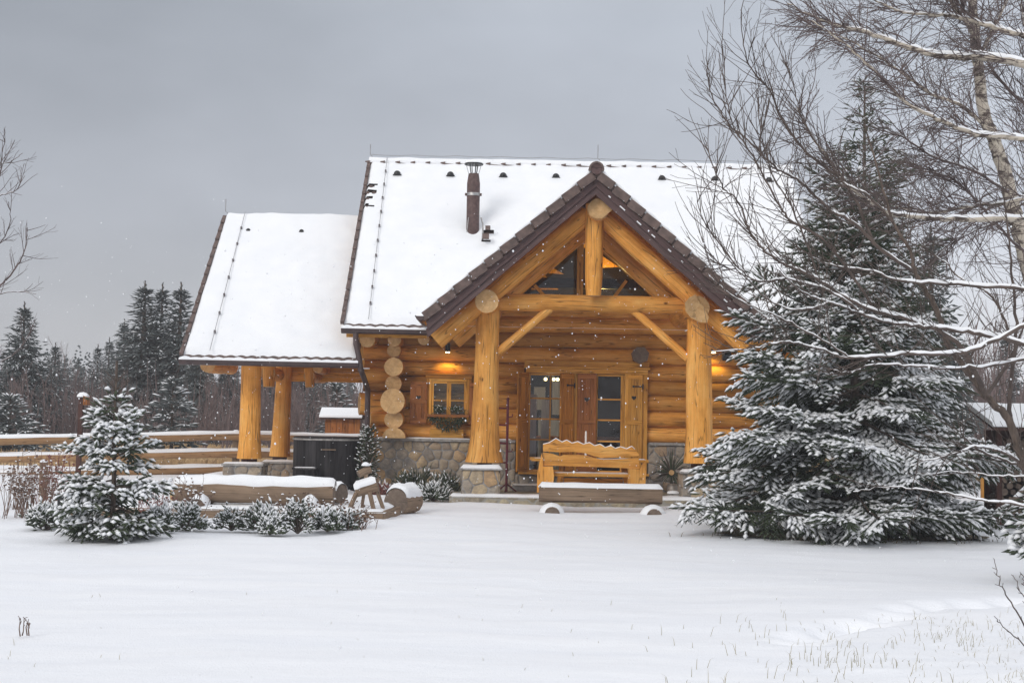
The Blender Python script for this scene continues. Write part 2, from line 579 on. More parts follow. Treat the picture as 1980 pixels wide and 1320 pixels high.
def copy_tree(root, loc, rotz, scale, label, group=None):
    r = root.copy()
    COL.objects.link(r)
    r.location = [float(q) for q in loc]
    r.rotation_euler = (0, 0, rotz)
    r.scale = (scale, scale, scale) if not hasattr(scale, "__len__") else scale
    r["label"] = label
    if group:
        r["group"] = group
    for ch in root.children:
        c = ch.copy()
        COL.objects.link(c)
        c.parent = r
        for g in ch.children:
            d = g.copy()
            COL.objects.link(d)
            d.parent = c
    return r


def part(mb_fn, name, mats, parent, **kw):
    mb = MB()
    mb_fn(mb)
    return mb.build(name, mats, parent, **kw)


def snow_on(mb, x0, x1, y0, y1, z, h, m=0, step=0.06, edge=0.05, amp=0.25):
    """A little pad of settled snow with rounded, uneven edges on a level top."""
    nx = max(4, int((x1 - x0) / step) + 1)
    ny = max(4, int((y1 - y0) / step) + 1)
    xs = np.linspace(x0, x1, nx)
    ys = np.linspace(y0, y1, ny)
    X, Y = np.meshgrid(xs, ys, indexing="ij")
    d = np.minimum(np.minimum(X - x0, x1 - X), np.minimum(Y - y0, y1 - Y))
    prof = np.sqrt(np.clip(d / edge, 0, 1) * (2 - np.clip(d / edge, 0, 1)))
    nz = np.array([noise.noise(Vector((x * 3.1, y * 3.1, z * 5))) for x, y in zip(X.ravel(), Y.ravel())]).reshape(X.shape)
    H = z + h * prof * (1 + amp * nz) + 0.002
    Pts = np.stack([X, Y, H], -1)
    Pts[0, :, 2] = Pts[-1, :, 2] = z - 0.012
    Pts[:, 0, 2] = Pts[:, -1, 2] = z - 0.012
    mb.grid(Pts, m, True, flip=True)


def masonry(mb, o, u, v, w, h, size, m=0, out=0.017, seed=1, tone=(0.0, 1.0)):
    """Rubble facing: irregular stones standing proud of the mortar on the face o + a*u + b*v."""
    g = np.random.default_rng(seed)
    o, u, v = np.asarray(o, float), np.asarray(u, float), np.asarray(v, float)
    nrm = np.cross(u, v)
    nx, ny = max(1, int(round(w / (size * 1.15)))), max(1, int(round(h / size)))
    P_ = []
    for j in range(-1, ny + 1):
        for i in range(-1, nx + 1):
            P_.append(((i + 0.5 + 0.5 * (j % 2) + g.uniform(-0.36, 0.36)) * w / nx, (j + 0.5 + g.uniform(-0.33, 0.33)) * h / ny))
    P_ = np.array(P_)
    for c in P_:
        poly = [(0.004, 0.004), (w - 0.004, 0.004), (w - 0.004, h - 0.004), (0.004, h - 0.004)]
        if not (-size * .5 < c[0] < w + size * .5 and -size * .5 < c[1] < h + size * .5):
            continue
        dd = np.linalg.norm(P_ - c, axis=1)
        for k in np.argsort(dd)[1:14]:
            q = P_[k]
            n2 = (q - c) / dd[k]
            mid = (c + q) / 2 - n2 * 0.011
            new = []
            for a, b_ in zip(poly, poly[1:] + poly[:1]):
                da, db = np.dot(np.array(a) - mid, n2), np.dot(np.array(b_) - mid, n2)
                if da <= 0:
                    new.append(a)
                if da * db < 0:
                    t = da / (da - db)
                    new.append((a[0] + (b_[0] - a[0]) * t, a[1] + (b_[1] - a[1]) * t))
            poly = new
            if len(poly) < 3:
                break
        if len(poly) < 3:
            continue
        pl = np.array(poly)
        cen = pl.mean(0)
        if np.abs(np.cross(pl - cen, np.roll(pl, -1, 0) - cen)).sum() / 2 < 0.002:
            continue
        d_ = out * g.uniform(0.6, 1.3)
        # soften the corners
        pl = np.vstack([[a * 0.89 + b_ * 0.11, a * 0.11 + b_ * 0.89] for a, b_ in zip(pl, np.roll(pl, -1, 0))])
        n = len(pl)
        inn = cen + (pl - cen) * 0.91
        to = lambda q, z: o + q[:, :1] * u + q[:, 1:] * v + nrm * z
        V = np.vstack([to(pl, -0.004), to(pl, d_ * 0.55), to(inn, d_ * g.uniform(0.9, 1.1)), (o + cen[0] * u + cen[1] * v + nrm * d_ * 1.15)[None]])
        F4, F3 = [], []
        for i in range(n):
            j = (i + 1) % n
            F4 += [[i, j, n + j, n + i], [n + i, n + j, 2 * n + j, 2 * n + i]]
            F3.append([2 * n + i, 2 * n + j, 3 * n])
        tn = tone[0] + (tone[1] - tone[0]) * g.random()
        mb.add(V, F4, np.full((len(F4), 4, 2), tn), m, True)
        mb.f.append((np.array(F3) + mb.n - len(V), np.full((len(F3), 3, 2), tn), m, True))


def cell_block(mb, x0, x1, y0, y1, z0, z1, size, mort, m, seed, tone=(0, 1)):
    """Mortared block with stones on its front and two sides."""
    mb.span(x0, x1, y0, y1, z0, z1, mort)
    masonry(mb, (x0, y0, z0), (1, 0, 0), (0, 0, 1), x1 - x0, z1 - z0, size, m, seed=seed, tone=tone)
    masonry(mb, (x0, y1, z0), (0, -1, 0), (0, 0, 1), y1 - y0, z1 - z0, size, m, seed=seed + 1, tone=tone)
    masonry(mb, (x1, y0, z0), (0, 1, 0), (0, 0, 1), y1 - y0, z1 - z0, size, m, seed=seed + 2, tone=tone)
# ================================================================== the cabin
cabin = thing("log_cabin", (1.4, 27.5, 0), "large honey coloured log cabin with snowy steep roofs and a gabled porch", "cabin")
WX0, WX1 = -2.25, 5.1          # outer log walls
YW = 27.65                     # centre line of the front log wall
CX, APEX, PS = 1.42, 5.88, 0.873   # porch gable: centre, apex height, slope
EY, EZ, MS = 26.5, 3.20, 0.90      # main roof: eave line and slope
RY, RZ = 30.7, 3.20 + 0.90 * 4.2
MX0, MX1 = -3.15, 6.0
PY0 = 24.6                     # porch verge plane


def main_z(y):
    return EZ + MS * (y - EY) if y <= RY else RZ - MS * (y - RY)


def porch_z(x):
    return APEX - PS * abs(x - CX)


def valley_y(x):
    return EY + (porch_z(x) - EZ) / MS


# ---- stone foundation
def foundation(mb):
    for xa, xb, ya, zb2, sd in ((-2.62, 0.10, 27.40, 1.05, 1), (2.66, 5.45, 27.40, 1.05, 5), (0.10, 2.66, 27.42, 0.45, 9)):
        mb.span(xa, xb, ya, 27.95, -0.2, zb2, 2)
        masonry(mb, (xa, ya, 0.0), (1, 0, 0), (0, 0, 1), xb - xa, zb2, 0.19, 3, seed=sd, tone=(0, 1) if sd == 1 else (0, 0.6))
    mb.span(-2.62, -2.05, 27.95, 34.0, -0.2, 1.05, 0)
    mb.span(4.95, 5.45, 27.95, 34.0, -0.2, 1.05, 0)
    mb.span(-2.66, 0.098, 27.34, 27.9, 1.05, 1.10, 1)
    mb.span(2.662, 5.49, 27.34, 27.9, 1.05, 1.10, 1)


part(foundation, "stone_foundation", ["rubble", "mortar_cap", "mortar", "stone_face"], cabin)
part(lambda mb: snow_on(mb, -2.6, 0.05, 27.345, 27.47, 1.10, 0.014, amp=0.8), "ledge_snow", "snow", cabin)

# ---- log walls, courses of 0.30 m, broken at the openings
OPEN = [(-1.62, -0.80, 1.45, 2.30), (0.25, 2.64, 0.3, 2.46)]


def log_wall(mb):
    for k in range(7):
        z = 1.24 + 0.30 * k
        segs = [(-2.75 - 0.12 * rng.random(), WX1 + 0.5)]
        for a, b_, z0, z1 in OPEN:
            if z0 - 0.08 < z < z1 - 0.01:
                segs = [s for q in segs for s in ((q[0], a), (b_, q[1])) if s[1] - s[0] > 0.05]
        for a, b_ in segs:
            mb.log((a, YW, z), (b_, YW, z), 0.158 + rng.uniform(-0.008, 0.008), n=24, wob=0.03)
    for k in range(7, 9):       # gable part behind the porch
        z = 1.24 + 0.30 * k
        mb.log((-0.75, YW, z), (3.6, YW, z), 0.172, n=24)
    # caulking behind the round logs
    mb.span(-2.2, -1.62, 27.62, 27.72, 1.1, 3.3, 2)
    mb.span(-0.80, 0.14, 27.62, 27.72, 1.1, 3.3, 2)
    mb.span(2.64, 5.0, 27.62, 27.72, 1.1, 3.3, 2)
    mb.span(-1.62, -0.80, 27.62, 27.72, 1.1, 1.44, 2)
    mb.span(-1.62, -0.80, 27.62, 27.72, 2.31, 3.3, 2)
    mb.span(0.14, 2.64, 27.62, 27.72, 2.47, 3.3, 2)
    mb.span(-0.9, 3.75, 27.62, 27.72, 3.3, 3.8, 2)


part(log_wall, "log_wall", ["log_wall", "cut_wood", "room_dark"], cabin)


def side_walls(mb):
    for k in range(7):
        z = 1.12 + 0.30 * k
        mb.log((WX0 - 0.0, 27.9, z), (WX0, 34.4, z), 0.17, n=16)
        mb.log((WX1, 27.9, z), (WX1, 34.4, z), 0.17, n=16)
        mb.log((WX0 - 0.4, 34.0, z), (WX1 + 0.4, 34.0, z), 0.17, n=14)
    for x in (WX0 - 0.04, WX1 - 0.04):
        mb.prism([(27.6, 3.0), (34.0, 3.0), (34.0, 3.7), (30.7, 6.75), (27.6, 3.9)], lambda a, b_: (x, a, b_), (0.08, 0, 0), 2)
    mb.span(WX0, WX1, 33.9, 33.97, 1.0, 3.6, 2)


part(side_walls, "side_wall", ["log_wall", "cut_wood", "plank_honey"], cabin)

# ---- sawn ends of the corner logs, each of its own girth (photo pixel, radius in pixels)
for px, py, r, yf in ((762, 657, 13, 26.9), (761, 678, 13, 27.15), (760.5, 709.5, 17.5, 27.05), (761, 742, 16, 27.2), (758, 775, 24, 26.95), (760.5, 811, 17.5, 27.1)):
    c = at(px, py, yf)
    rr = r / FPX * yf
    part(lambda mb: mb.log((c[0], yf, c[2]), (c[0] + 0.02, 28.0, c[2]), rr, rr * 0.98, n=26, wob=0.03, oval=rng.uniform(0.95, 1.05)), "corner_log", ["log_wall", "cut_wood"], cabin)
c = at(762, 842, 27.1)


def half_log(mb):
    a = np.linspace(0, math.pi, 15)
    o = [(math.cos(t) * 0.22, math.sin(t) * 0.2) for t in a]
    mb.prism(o, lambda p, q: (c[0] + p, 27.05, 1.105 + q), (0, 0.9, 0), 1, 0, smooth=True)


part(half_log, "corner_log", ["log_wall", "cut_wood"], cabin)
for px, py, r in ((710, 657, 15), (819, 656, 11)):
    e = at(px, py, 26.75)
    part(lambda mb: mb.log((e[0], 26.75, e[2]), (e[0], 28.2, e[2] + 0.1), r / FPX * 26.75, n=20), "eave_log", ["log_wall", "cut_wood"], cabin)
# ends of the front-wall logs that run past the corner, cut at a slant
for z, x1, r in ((2.30, -2.86, 0.15), (1.74, -2.92, 0.20), (1.46, -2.72, 0.13)):
    part(lambda mb: mb.log((x1, 27.42, z), (-2.2, 27.6, z), r * 1.1, r, n=20, wob=0.03), "wall_log_end", ["log_wall", "cut_wood"], cabin)
# the bluff, greyish log end above the doors
e = at(1239, 686, 27.2)
part(lambda mb: mb.tube([(e[0], 27.2, e[2]), (e[0], 27.7, e[2])], 0.165, 7, 0, 1, False), "log_end", ["weathered", "cut_grey"], cabin)

# ---- porch floor and steps
def slab(mb):
    mb.span(-1.05, 4.45, 25.0, 27.4, -0.15, 0.15, 0)
    mb.span(0.05, 2.8, 26.95, 27.41, 0.152, 0.27, 1)


part(slab, "porch_floor", ["slab_stone", "mortar_cap"], cabin)


def slab_snow(mb):
    snow_on(mb, -1.06, 4.46, 24.99, 25.42, 0.15, 0.035, amp=0.7)
    snow_on(mb, -1.05, 4.45, 25.44, 26.0, 0.148, 0.010, amp=1.5)
    snow_on(mb, 0.04, 2.82, 26.93, 27.12, 0.27, 0.02, amp=0.8)


part(slab_snow, "porch_snow", "snow", cabin)

# ---- porch pedestals and posts
def flare(b0):
    return lambda s: 1 + b0 * np.exp(-s * 9.0)


for (tx, ty, bx, by, r, fl, ped) in ((943, 590, 937, 893, 0.212, 0.42, (892, 967)), (1351, 600, 1352, 895, 0.218, 0.12, (1318, 1386))):
    t_, b_ = at(tx, ty, 25.6), at(bx, by, 25.6)
    px_seed = bx
    xa, xb = at(ped[0], 930, 25.3)[0], at(ped[1], 930, 25.3)[0]
    pd = part(lambda mb: (cell_block(mb, xa + 0.02, xb - 0.02, 25.24, 25.93, 0.14, 0.60, 0.20, 0, 2, int(px_seed)), mb.span(xa - 0.03, xb + 0.03, 25.19, 25.98, 0.60, 0.635, 1)), "stone_pedestal", ["mortar", "mortar_cap", "stone_face"], cabin)
    part(lambda mb: snow_on(mb, xa - 0.035, xb + 0.035, 25.185, 25.5, 0.634, 0.05, amp=0.5), "pedestal_snow", "snow", pd)
    part(lambda mb: mb.span(b_[0] - 0.13, b_[0] + 0.13, 25.48, 25.74, 0.634, b_[2] + 0.01, 0), "post_foot", "dark_timber", pd)
    part(lambda mb: mb.log((b_[0], 25.6, b_[2]), (t_[0], 25.6, t_[2]), r * 1.14, r * 0.98, n=28, wob=0.012, prof=flare(fl)), "porch_post", ["log_honey", "cut_wood"], cabin)

# ---- porch truss
e0, e1 = at(945, 582, 25.6), at(1352, 588, 25.6)
part(lambda mb: mb.log((e0[0], 25.62, e0[2] - 0.02), (e1[0], 25.62, e0[2] - 0.02), 0.155, 0.16, n=24, wob=0.025), "tie_beam", ["log_honey", "cut_wood"], cabin)
k0, k1 = at(1147, 572, 25.25), at(1150, 395, 25.25)
part(lambda mb: mb.log((k0[0], 25.26, k0[2]), (k1[0], 25.26, k1[2]), 0.15, 0.165, n=26, wob=0.012, prof=lambda s: 1 - 0.12 * np.exp(-s * 14)), "king_post", ["log_honey", "cut_wood"], cabin)
for (ax, ay, bx, by) in ((962, 682, 1066, 598), (1330, 692, 1218, 597)):
    a_, b2 = at(ax, ay, 25.6), at(bx, by, 25.6)
    part(lambda mb: mb.log((a_[0], 25.6, a_[2]), (b2[0], 25.6, b2[2] + 0.03), 0.078, 0.072, n=16, wob=0.02), "knee_brace", ["log_honey", "cut_wood"], cabin)
# purlins with their sawn ends over the posts, and the ridge log over the king post
e = at(942, 582, 24.95)
part(lambda mb: mb.log((e[0], 24.95, e[2]), (e[0] + 0.05, 27.7, e[2]), 0.205, 0.2, n=28, wob=0.02), "purlin_log", ["log_honey", "cut_wood"], cabin)
e2 = at(1347, 597, 24.95)


def cut_purlin(mb):     # this end is hewn to a blunt wedge
    o = [(-0.21, 0.10), (-0.13, 0.20), (-0.02, 0.255), (0.03, 0.15), (0.14, 0.02), (0.215, -0.14), (0.19, -0.24), (0.08, -0.24), (-0.10, -0.16), (-0.19, -0.05)]
    mb.prism(o, lambda p, q: (e2[0] + p, 24.95, e2[2] + q), (0, 0.05, 0), 1, 0)
    mb.log((e2[0] + 0.03, 25.0, e2[2] + 0.02), (e2[0], 27.7, e2[2] + 0.02), 0.205, n=26)


part(cut_purlin, "purlin_log", ["log_honey", "cut_wood"], cabin)
e3 = at(1161, 405, 24.9)


def ridge_log(mb):
    o = [(-0.235, 0.0), (-0.21, 0.09), (-0.13, 0.17), (-0.06, 0.20), (0.02, 0.155), (0.14, 0.13), (0.27, 0.045), (0.16, -0.045), (0.03, -0.16), (-0.07, -0.165), (-0.17, -0.12)]
    mb.prism(o, lambda p, q: (e3[0] + p, 24.9, e3[2] + q), (0, 0.06, 0), 1, 0)
    mb.log((e3[0] - 0.03, 24.95, e3[2]), (CX, 29.3, e3[2] + 0.02), 0.19, n=24)


part(ridge_log, "ridge_log", ["log_honey", "cut_wood"], cabin)
# rafters: the outer pair under the verge, the inner pair against the wall
for sx in (-1, 1):
    for y, off, r, x_in, x_out in ((25.42, 0.575, 0.165, 0.10, 2.78), (26.9, 0.66, 0.20, 0.05, 2.55)):
        zt = lambda d: APEX - PS * d - off
        part(lambda mb: mb.log((CX + sx * x_in, y, zt(x_in) + 0.0), (CX + sx * x_out, y, zt(x_out)), r, r * 1.02, n=22, wob=0.02), "rafter_log", ["log_honey", "cut_wood"], cabin)

# ---- roofs
TH = 0.10


def roof_plane(mb, outline, zf, t=TH, m=0, side=None):
    mb.prism(outline, lambda a, b_: (a, b_, zf(a, b_)), (0, 0, -t), m, side)


def snow_sheet(mb, xs, ys, zf, h, keep=None, edge=0.05, ripple=0.0):
    X, Y = np.meshgrid(xs, ys, indexing="ij")
    d = np.minimum(np.minimum(X - xs[0], xs[-1] - X), np.minimum(Y - ys[0], 9))
    pr = np.clip(d / edge, 0, 1)
    pr = np.sqrt(pr * (2 - pr))
    nz = np.array([noise.noise(Vector((x * 1.3, y * 1.3, 3.3))) + 0.5 * noise.noise(Vector((x * 3.7, y * 4.5, 7))) for x, y in zip(X.ravel(), Y.ravel())]).reshape(X.shape)
    H = h * pr * (1 + 0.38 * nz)
    if ripple:
        H = H + ripple * np.abs(np.sin(Y / 0.26 * math.pi)) * (0.4 + 0.6 * np.clip(nz + 0.4, 0, 1)) * pr
    Z = np.vectorize(zf)(X, Y) + 0.004 + H
    P_ = np.stack([X, Y, Z], -1)
    a, b_ = X.shape
    i = np.arange(a - 1)[:, None]
    j = np.arange(b_ - 1)[None]
    F = np.stack([i * b_ + j, (i + 1) * b_ + j, (i + 1) * b_ + j + 1, i * b_ + j + 1], -1).reshape(-1, 4)
    if keep is not None:
        cx = (X[:-1, :-1] + X[1:, 1:]).ravel() / 2
        cy = (Y[:-1, :-1] + Y[1:, 1:]).ravel() / 2
        F = F[np.array([keep(p, q) for p, q in zip(cx, cy)])]
    mb.add(P_.reshape(-1, 3), F, None, 0, True)
    # skirt along the eave so that the snow has a thickness
    for sl in (P_[:, 0], P_[0], P_[-1]):
        lo = sl.copy()
        lo[:, 2] = np.array([zf(p, q) for p, q in sl[:, :2]])
        if sl is P_[:, 0] or keep is None or True:
            mb.grid(np.stack([sl, lo]), 0, True)


notch = [(MX0, EY), (-1.53, EY), (-1.53, valley_y(-1.53)), (CX, valley_y(CX)), (4.37, valley_y(4.37)), (4.37, EY), (MX1, EY), (MX1, RY), (MX0, RY)]
mz = lambda a, b_: main_z(b_)


def main_roof_mb(mb):
    roof_plane(mb, notch, mz, TH, 0)
    roof_plane(mb, [(MX0, RY), (MX1, RY), (MX1, 34.9), (MX0, 34.9)], mz, TH, 0)
    roof_plane(mb, notch, lambda a, b_: main_z(b_) - TH - 0.004, 0.03, 1)
    roof_plane(mb, [(MX0, RY), (MX1, RY), (MX1, 34.9), (MX0, 34.9)], lambda a, b_: main_z(b_) - TH - 0.004, 0.03, 1)


main_roof = part(main_roof_mb, "roof", ["tile", "plank_honey"], cabin)
BARE = [(-3.15, -2.93, 29.88, 29.98), (-3.15, -2.90, 29.70, 29.80), (-3.15, -2.98, 29.52, 29.62), (-3.15, -2.97, 29.30, 29.40), (-0.62, -0.42, 28.62, 28.72), (-0.62, -0.50, 28.40, 28.47), (-0.35, 0.0, 28.72, 28.745)]


def keep_main(x, y):
    if -1.5 < x < 4.34 and y < valley_y(x) - 0.06:
        return False
    for a, b_, c_, d in BARE:
        if a - 0.05 < x < b_ + 0.05 * math.sin(y * 90) and c_ < y < d:
            return False
    return True


part(lambda mb: snow_sheet(mb, np.arange(MX0, MX1 + 0.01, 0.061), np.arange(EY + 0.02, RY + 0.13, 0.045), lambda a, b_: main_z(min(b_, RY)), 0.085, keep_main, ripple=0.022), "snow_cover", "snow", main_roof)
part(lambda mb: snow_sheet(mb, np.arange(MX0, MX1 + 0.01, 0.3), np.arange(RY, 34.9, 0.2), lambda a, b_: main_z(b_), 0.08), "snow_cover", "snow", main_roof)


def tile_edge(mb, x0, x1, y, z, slope, step=0.2):
    """Wavy lower edge of the pantiles along an eave."""
    xs = np.arange(x0, x1, 0.02)
    w = 0.018 * np.abs(np.sin((xs - x0) / step * math.pi))
    rows = []
    for dy, dz in ((-0.055, -0.05), (-0.055, -0.008), (0.12, 0.0)):
        rows.append(np.stack([xs, np.full_like(xs, y + dy), z + slope * dy + dz + w * (1 if dz > -0.04 else 0.6)], -1))
    mb.grid(np.stack(rows), 0, True)


def verge_tiles(mb, x, y0, z0, y1, z1, n, side=-1):
    """Edge tiles stepping up a verge, each lower end standing a little proud."""
    for i in range(n):
        a, b_ = i / n, (i + 1.12) / n
        p = np.array([x, y0 + (y1 - y0) * a, z0 + (z1 - z0) * a])
        q = np.array([x, y0 + (y1 - y0) * min(b_, 1.0), z0 + (z1 - z0) * min(b_, 1.0)])
        nrm = unit(np.array([0, -(z1 - z0), (y1 - y0)]))
        mb.bar(p + nrm * 0.045, q + nrm * 0.010, 0.07, 0.075, 0)


part(lambda mb: tile_edge(mb, MX0, -1.55, EY, EZ, MS), "eave_tile", "tile", main_roof)
part(lambda mb: tile_edge(mb, 4.4, MX1, EY, EZ, MS), "eave_tile", "tile", main_roof)
part(lambda mb: verge_tiles(mb, MX0 - 0.02, EY - 0.02, EZ + 0.01, RY, RZ + 0.02, 17), "verge_tile", "tile", main_roof)


def bare_tiles(mb):
    for a, b_, c_, d in BARE[:4]:
        n = max(1, int((b_ - a) / 0.11))
        for i in range(n):
            x = a + (i + 0.5) * (b_ - a) / n
            y = (c_ + d) / 2
            mb.ball((x, y, main_z(y) + 0.045), 0.066, 0, 10, 5, (0.9, 1.0, 0.8), zmin=-0.3)


part(bare_tiles, "bare_tile", "tile", main_roof)


def ridge_tiles(mb, x0, x1, y, z, n, m=0, ms=1):
    w = (x1 - x0) / n
    for i in range(n):
        xa = x0 + i * w
        mb.tube([(xa, y, z), (xa + w * 1.06, y, z - 0.012)], [0.105, 0.095], 12, m, m)
    k = n * 6
    xs = np.linspace(x0 - 0.02, x1 + 0.02, k)
    wv = np.array([noise.noise(Vector((x * 2.3, 1.1, 5))) for x in xs])
    mb.tube(np.stack([xs, np.full(k, y), z + 0.045 + 0.015 * wv], -1), 0.105 + 0.012 * wv, 10, ms)
    for i in range(n):
        xa = x0 + i * w
        mb.tube([(xa - 0.10, y - 0.095, z + 0.035), (xa, y - 0.10, z + 0.03)], [0.012, 0.034], 8, m, m)


part(lambda mb: ridge_tiles(mb, MX0, MX1, RY, RZ - 0.01, 28), "ridge_tile", ["tile", "snow"], main_roof)


def vent(parent, x, y, z, r=0.075):
    part(lambda mb: (mb.ball((x, y, z), r, 0, 14, 6, (1, 0.9, 1.0), zmin=-0.2), mb.span(x - r * 1.2, x + r * 1.2, y - r * 0.5, y + r, z - 0.03, z - 0.01, 0)), "roof_vent", "black_metal", parent)


for px, py in ((768, 339), (871, 340), (973, 342), (1075, 343), (1280, 346), (1382, 348), (1487, 350)):
    e = at(px, py, 30.25)
    vent(main_roof, e[0], 30.25, main_z(30.25) + 0.11)


def rod(parent, px, py0, py1, Y):
    a_, b2 = at(px, py1, Y), at(px, py0, Y)
    part(lambda mb: mb.tube([(a_[0] + 0.05, Y, a_[2]), (a_[0], Y, a_[2] + 0.04), (a_[0], Y, b2[2])], 0.011, 6, 0), "lightning_rod", "wire", parent)


rod(main_roof, 716, 279, 303, 30.7)
rod(main_roof, 1156, 280, 310, 30.7)


def verge_wire(mb, p, q, n, drop):
    p, q = np.asarray(p), np.asarray(q)
    s = np.linspace(0, 1, n)
    mb.tube(p + (q - p) * np.linspace(0, 1, n * 3)[:, None], 0.007, 5, 0)
    for i in s[1:-1]:
        c_ = p + (q - p) * i
        mb.box(c_ - np.array([0, 0, 0.02]), (0.035, 0.035, 0.06), 1)


part(lambda mb: verge_wire(mb, (-2.68, EY - 0.05, EZ + 0.12), (-2.78, RY - 0.05, RZ + 0.13), 12, 0), "lightning_wire", ["wire", "gutter_metal"], main_roof)


def ridge_wire(mb):
    k = 30
    s = np.linspace(0, 1, k)
    mb.tube(np.stack([MX0 + s * (MX1 - MX0), np.full(k, RY), RZ + 0.19 + 0.012 * np.cos(s * 60)], -1), 0.007, 5, 0)


part(ridge_wire, "lightning_wire", ["wire"], main_roof)


def gutter(name, p, q, parent, snow=True):
    p, q = np.asarray(p, float), np.asarray(q, float)

    def f(mb):
        d = unit(q - p)
        a = np.linspace(math.pi, 2 * math.pi, 9)
        x = unit(np.cross(d, [0, 0, 1]))
        for r_, fl in ((0.085, False), (0.078, True)):
            ring = np.stack([np.outer(np.cos(a) * r_, x) + np.outer(np.sin(a) * r_, [0, 0, 1])] * 2)
            ring[0] += p
            ring[1] += q
            mb.grid(ring, 0, True, flip=fl)
        mb.tube([p + x * 0.085, q + x * 0.085], 0.012, 6, 0)
        mb.tube([p - x * 0.085, q - x * 0.085], 0.012, 6, 0)
        for e_ in (p, q):
            ring = np.outer(np.cos(a) * 0.082, x) + np.outer(np.sin(a) * 0.082, [0, 0, 1]) + e_
            mb.add(ring, [[0, i, i + 1] for i in range(1, 8)], None, 0, False)

    g = part(f, name, "gutter_metal", parent)
    if snow:
        def sn(mb):
            n = int(np.linalg.norm(q - p) / 0.04)
            s = np.linspace(0, 1, n)[:, None]
            d = unit(q - p)
            x = unit(np.cross(d, [0, 0, 1]))
            base = p + (q - p) * s
            nz = np.array([noise.noise(Vector((k * 0.17, 5.1, 0))) + 0.7 * abs(math.sin(k * 0.63)) for k in range(n)])[:, None]
            hgt = 0.04 + 0.025 * nz
            up = np.array([[0, 0, 1.0]])
            mb.grid(np.stack([base + x * 0.082 - up * 0.01, base + x * 0.075 + up * hgt * 0.8, base + up * (hgt + 0.012), base - x * 0.07 + up * hgt, base - x * 0.08], 1), 0, True)
        part(sn, "gutter_snow", "snow", g)
    return g


gutter("gutter", (MX0 - 0.02, EY - 0.13, EZ - 0.08), (-1.50, EY - 0.13, EZ - 0.088), cabin)
gutter("gutter", (4.40, EY - 0.13, EZ - 0.065), (MX1, EY - 0.13, EZ - 0.075), cabin)
gutter("gutter", (-1.60, 26.3, 3.26), (-1.60, PY0 + 0.04, 3.27), cabin, False)


for xa, xb in ((MX0 + 0.05, -1.6), (4.4, MX1 - 0.05)):
    part(lambda mb: mb.span(xa, xb, EY + 0.06, EY + 0.10, EZ - 0.22, EZ - 0.075, 0), "eave_board", "plank_honey", cabin)

# ---- porch roof
pz = lambda a, b_: porch_z(a)
P_L = [(-1.53, PY0 + 0.03), (CX, PY0 + 0.03), (CX, valley_y(CX)), (-1.53, valley_y(-1.53))]
P_R = [(CX, PY0 + 0.03), (4.37, PY0 + 0.03), (4.37, valley_y(4.37)), (CX, valley_y(CX))]


def porch_roof_mb(mb):
    for o in (P_L, P_R):
        roof_plane(mb, o, pz, 0.12, 0)
        roof_plane(mb, [(a, b_ + (0.12 if b_ < 25 else 0)) for a, b_ in o], lambda a, b_: porch_z(a) - 0.124, 0.03, 1)


porch_roof = part(porch_roof_mb, "porch_roof", ["tile", "plank_amber"], cabin)


def porch_snow(mb):
    for xs in (np.arange(-1.53, CX + 0.001, 0.059), np.arange(CX, 4.37, 0.059)):
        snow_sheet(mb, xs, np.arange(PY0 + 0.06, 29.6, 0.09), lambda a, b_: porch_z(a), 0.07, lambda x, y: y < valley_y(x) + 0.1)


part(porch_snow, "snow_cover", "snow", porch_roof)
NT = 11
for sx in (-1, 1):
    def verge(mb):
        for i in range(NT):
            d0, d1 = 0.05 + 2.92 * i / NT, 0.05 + 2.92 * (i + 0.94) / NT
            p = np.array([CX + sx * d0, PY0 + 0.03, APEX - PS * d0 - 0.065])
            q = np.array([CX + sx * d1, PY0 + 0.0, APEX - PS * d1 - 0.035])
            mb.bar(p, q, 0.075, 0.15, 0)

    def verge_snow(mb):
        nrm = unit(np.array([sx * PS, 0, 1.0]))
        for i in range(NT):
            d1 = 0.05 + 2.92 * (i + 0.97) / NT
            p = np.array([CX + sx * d1, PY0 - 0.02, APEX - PS * d1 + 0.055])
            mb.tube([p - nrm * 0.15, p - nrm * 0.02, p], [0.008, 0.013, 0.018], 6, 0)
        n = 60
        s = np.linspace(0.02, 2.95, n)
        pts = np.stack([CX + sx * s, np.full(n, PY0 + 0.04), APEX - PS * s + 0.055 + 0.012 * np.sin(s * 21)], -1)
        mb.tube(pts, 0.03, 8, 0)

    def boards(mb):
        for y, o0, o1, t in ((PY0 + 0.075, 0.12, 0.24, 0.03), (PY0 + 0.115, 0.235, 0.355, 0.03)):
            a, b_ = (0.0, 2.92)
            o = [(CX + sx * a, APEX - PS * a - o0 * 1.2), (CX + sx * b_, APEX - PS * b_ - o0 * 1.2), (CX + sx * (b_ - 0.03), APEX - PS * b_ - o1 * 1.2), (CX + sx * a, APEX - PS * a - o1 * 1.2)]
            P_ = np.array([(x, y, z) for x, z in o])
            t3 = np.array([0, t, 0])
            ln = 2.92 * 1.33
            uv = [[0.0, 0.0], [0.0, ln], [0.2, ln], [0.2, 0.0]]
            mb.add(np.vstack([P_, P_ + t3]), [[0, 1, 2, 3], [4, 5, 6, 7], [0, 1, 5, 4], [2, 3, 7, 6], [1, 2, 6, 5], [0, 3, 7, 4]], [uv] * 6, 0, False)

    part(verge, "verge_tile", "tile", porch_roof)
    part(verge_snow, "verge_snow", "snow", porch_roof)
    part(boards, "barge_board", "barge", porch_roof)


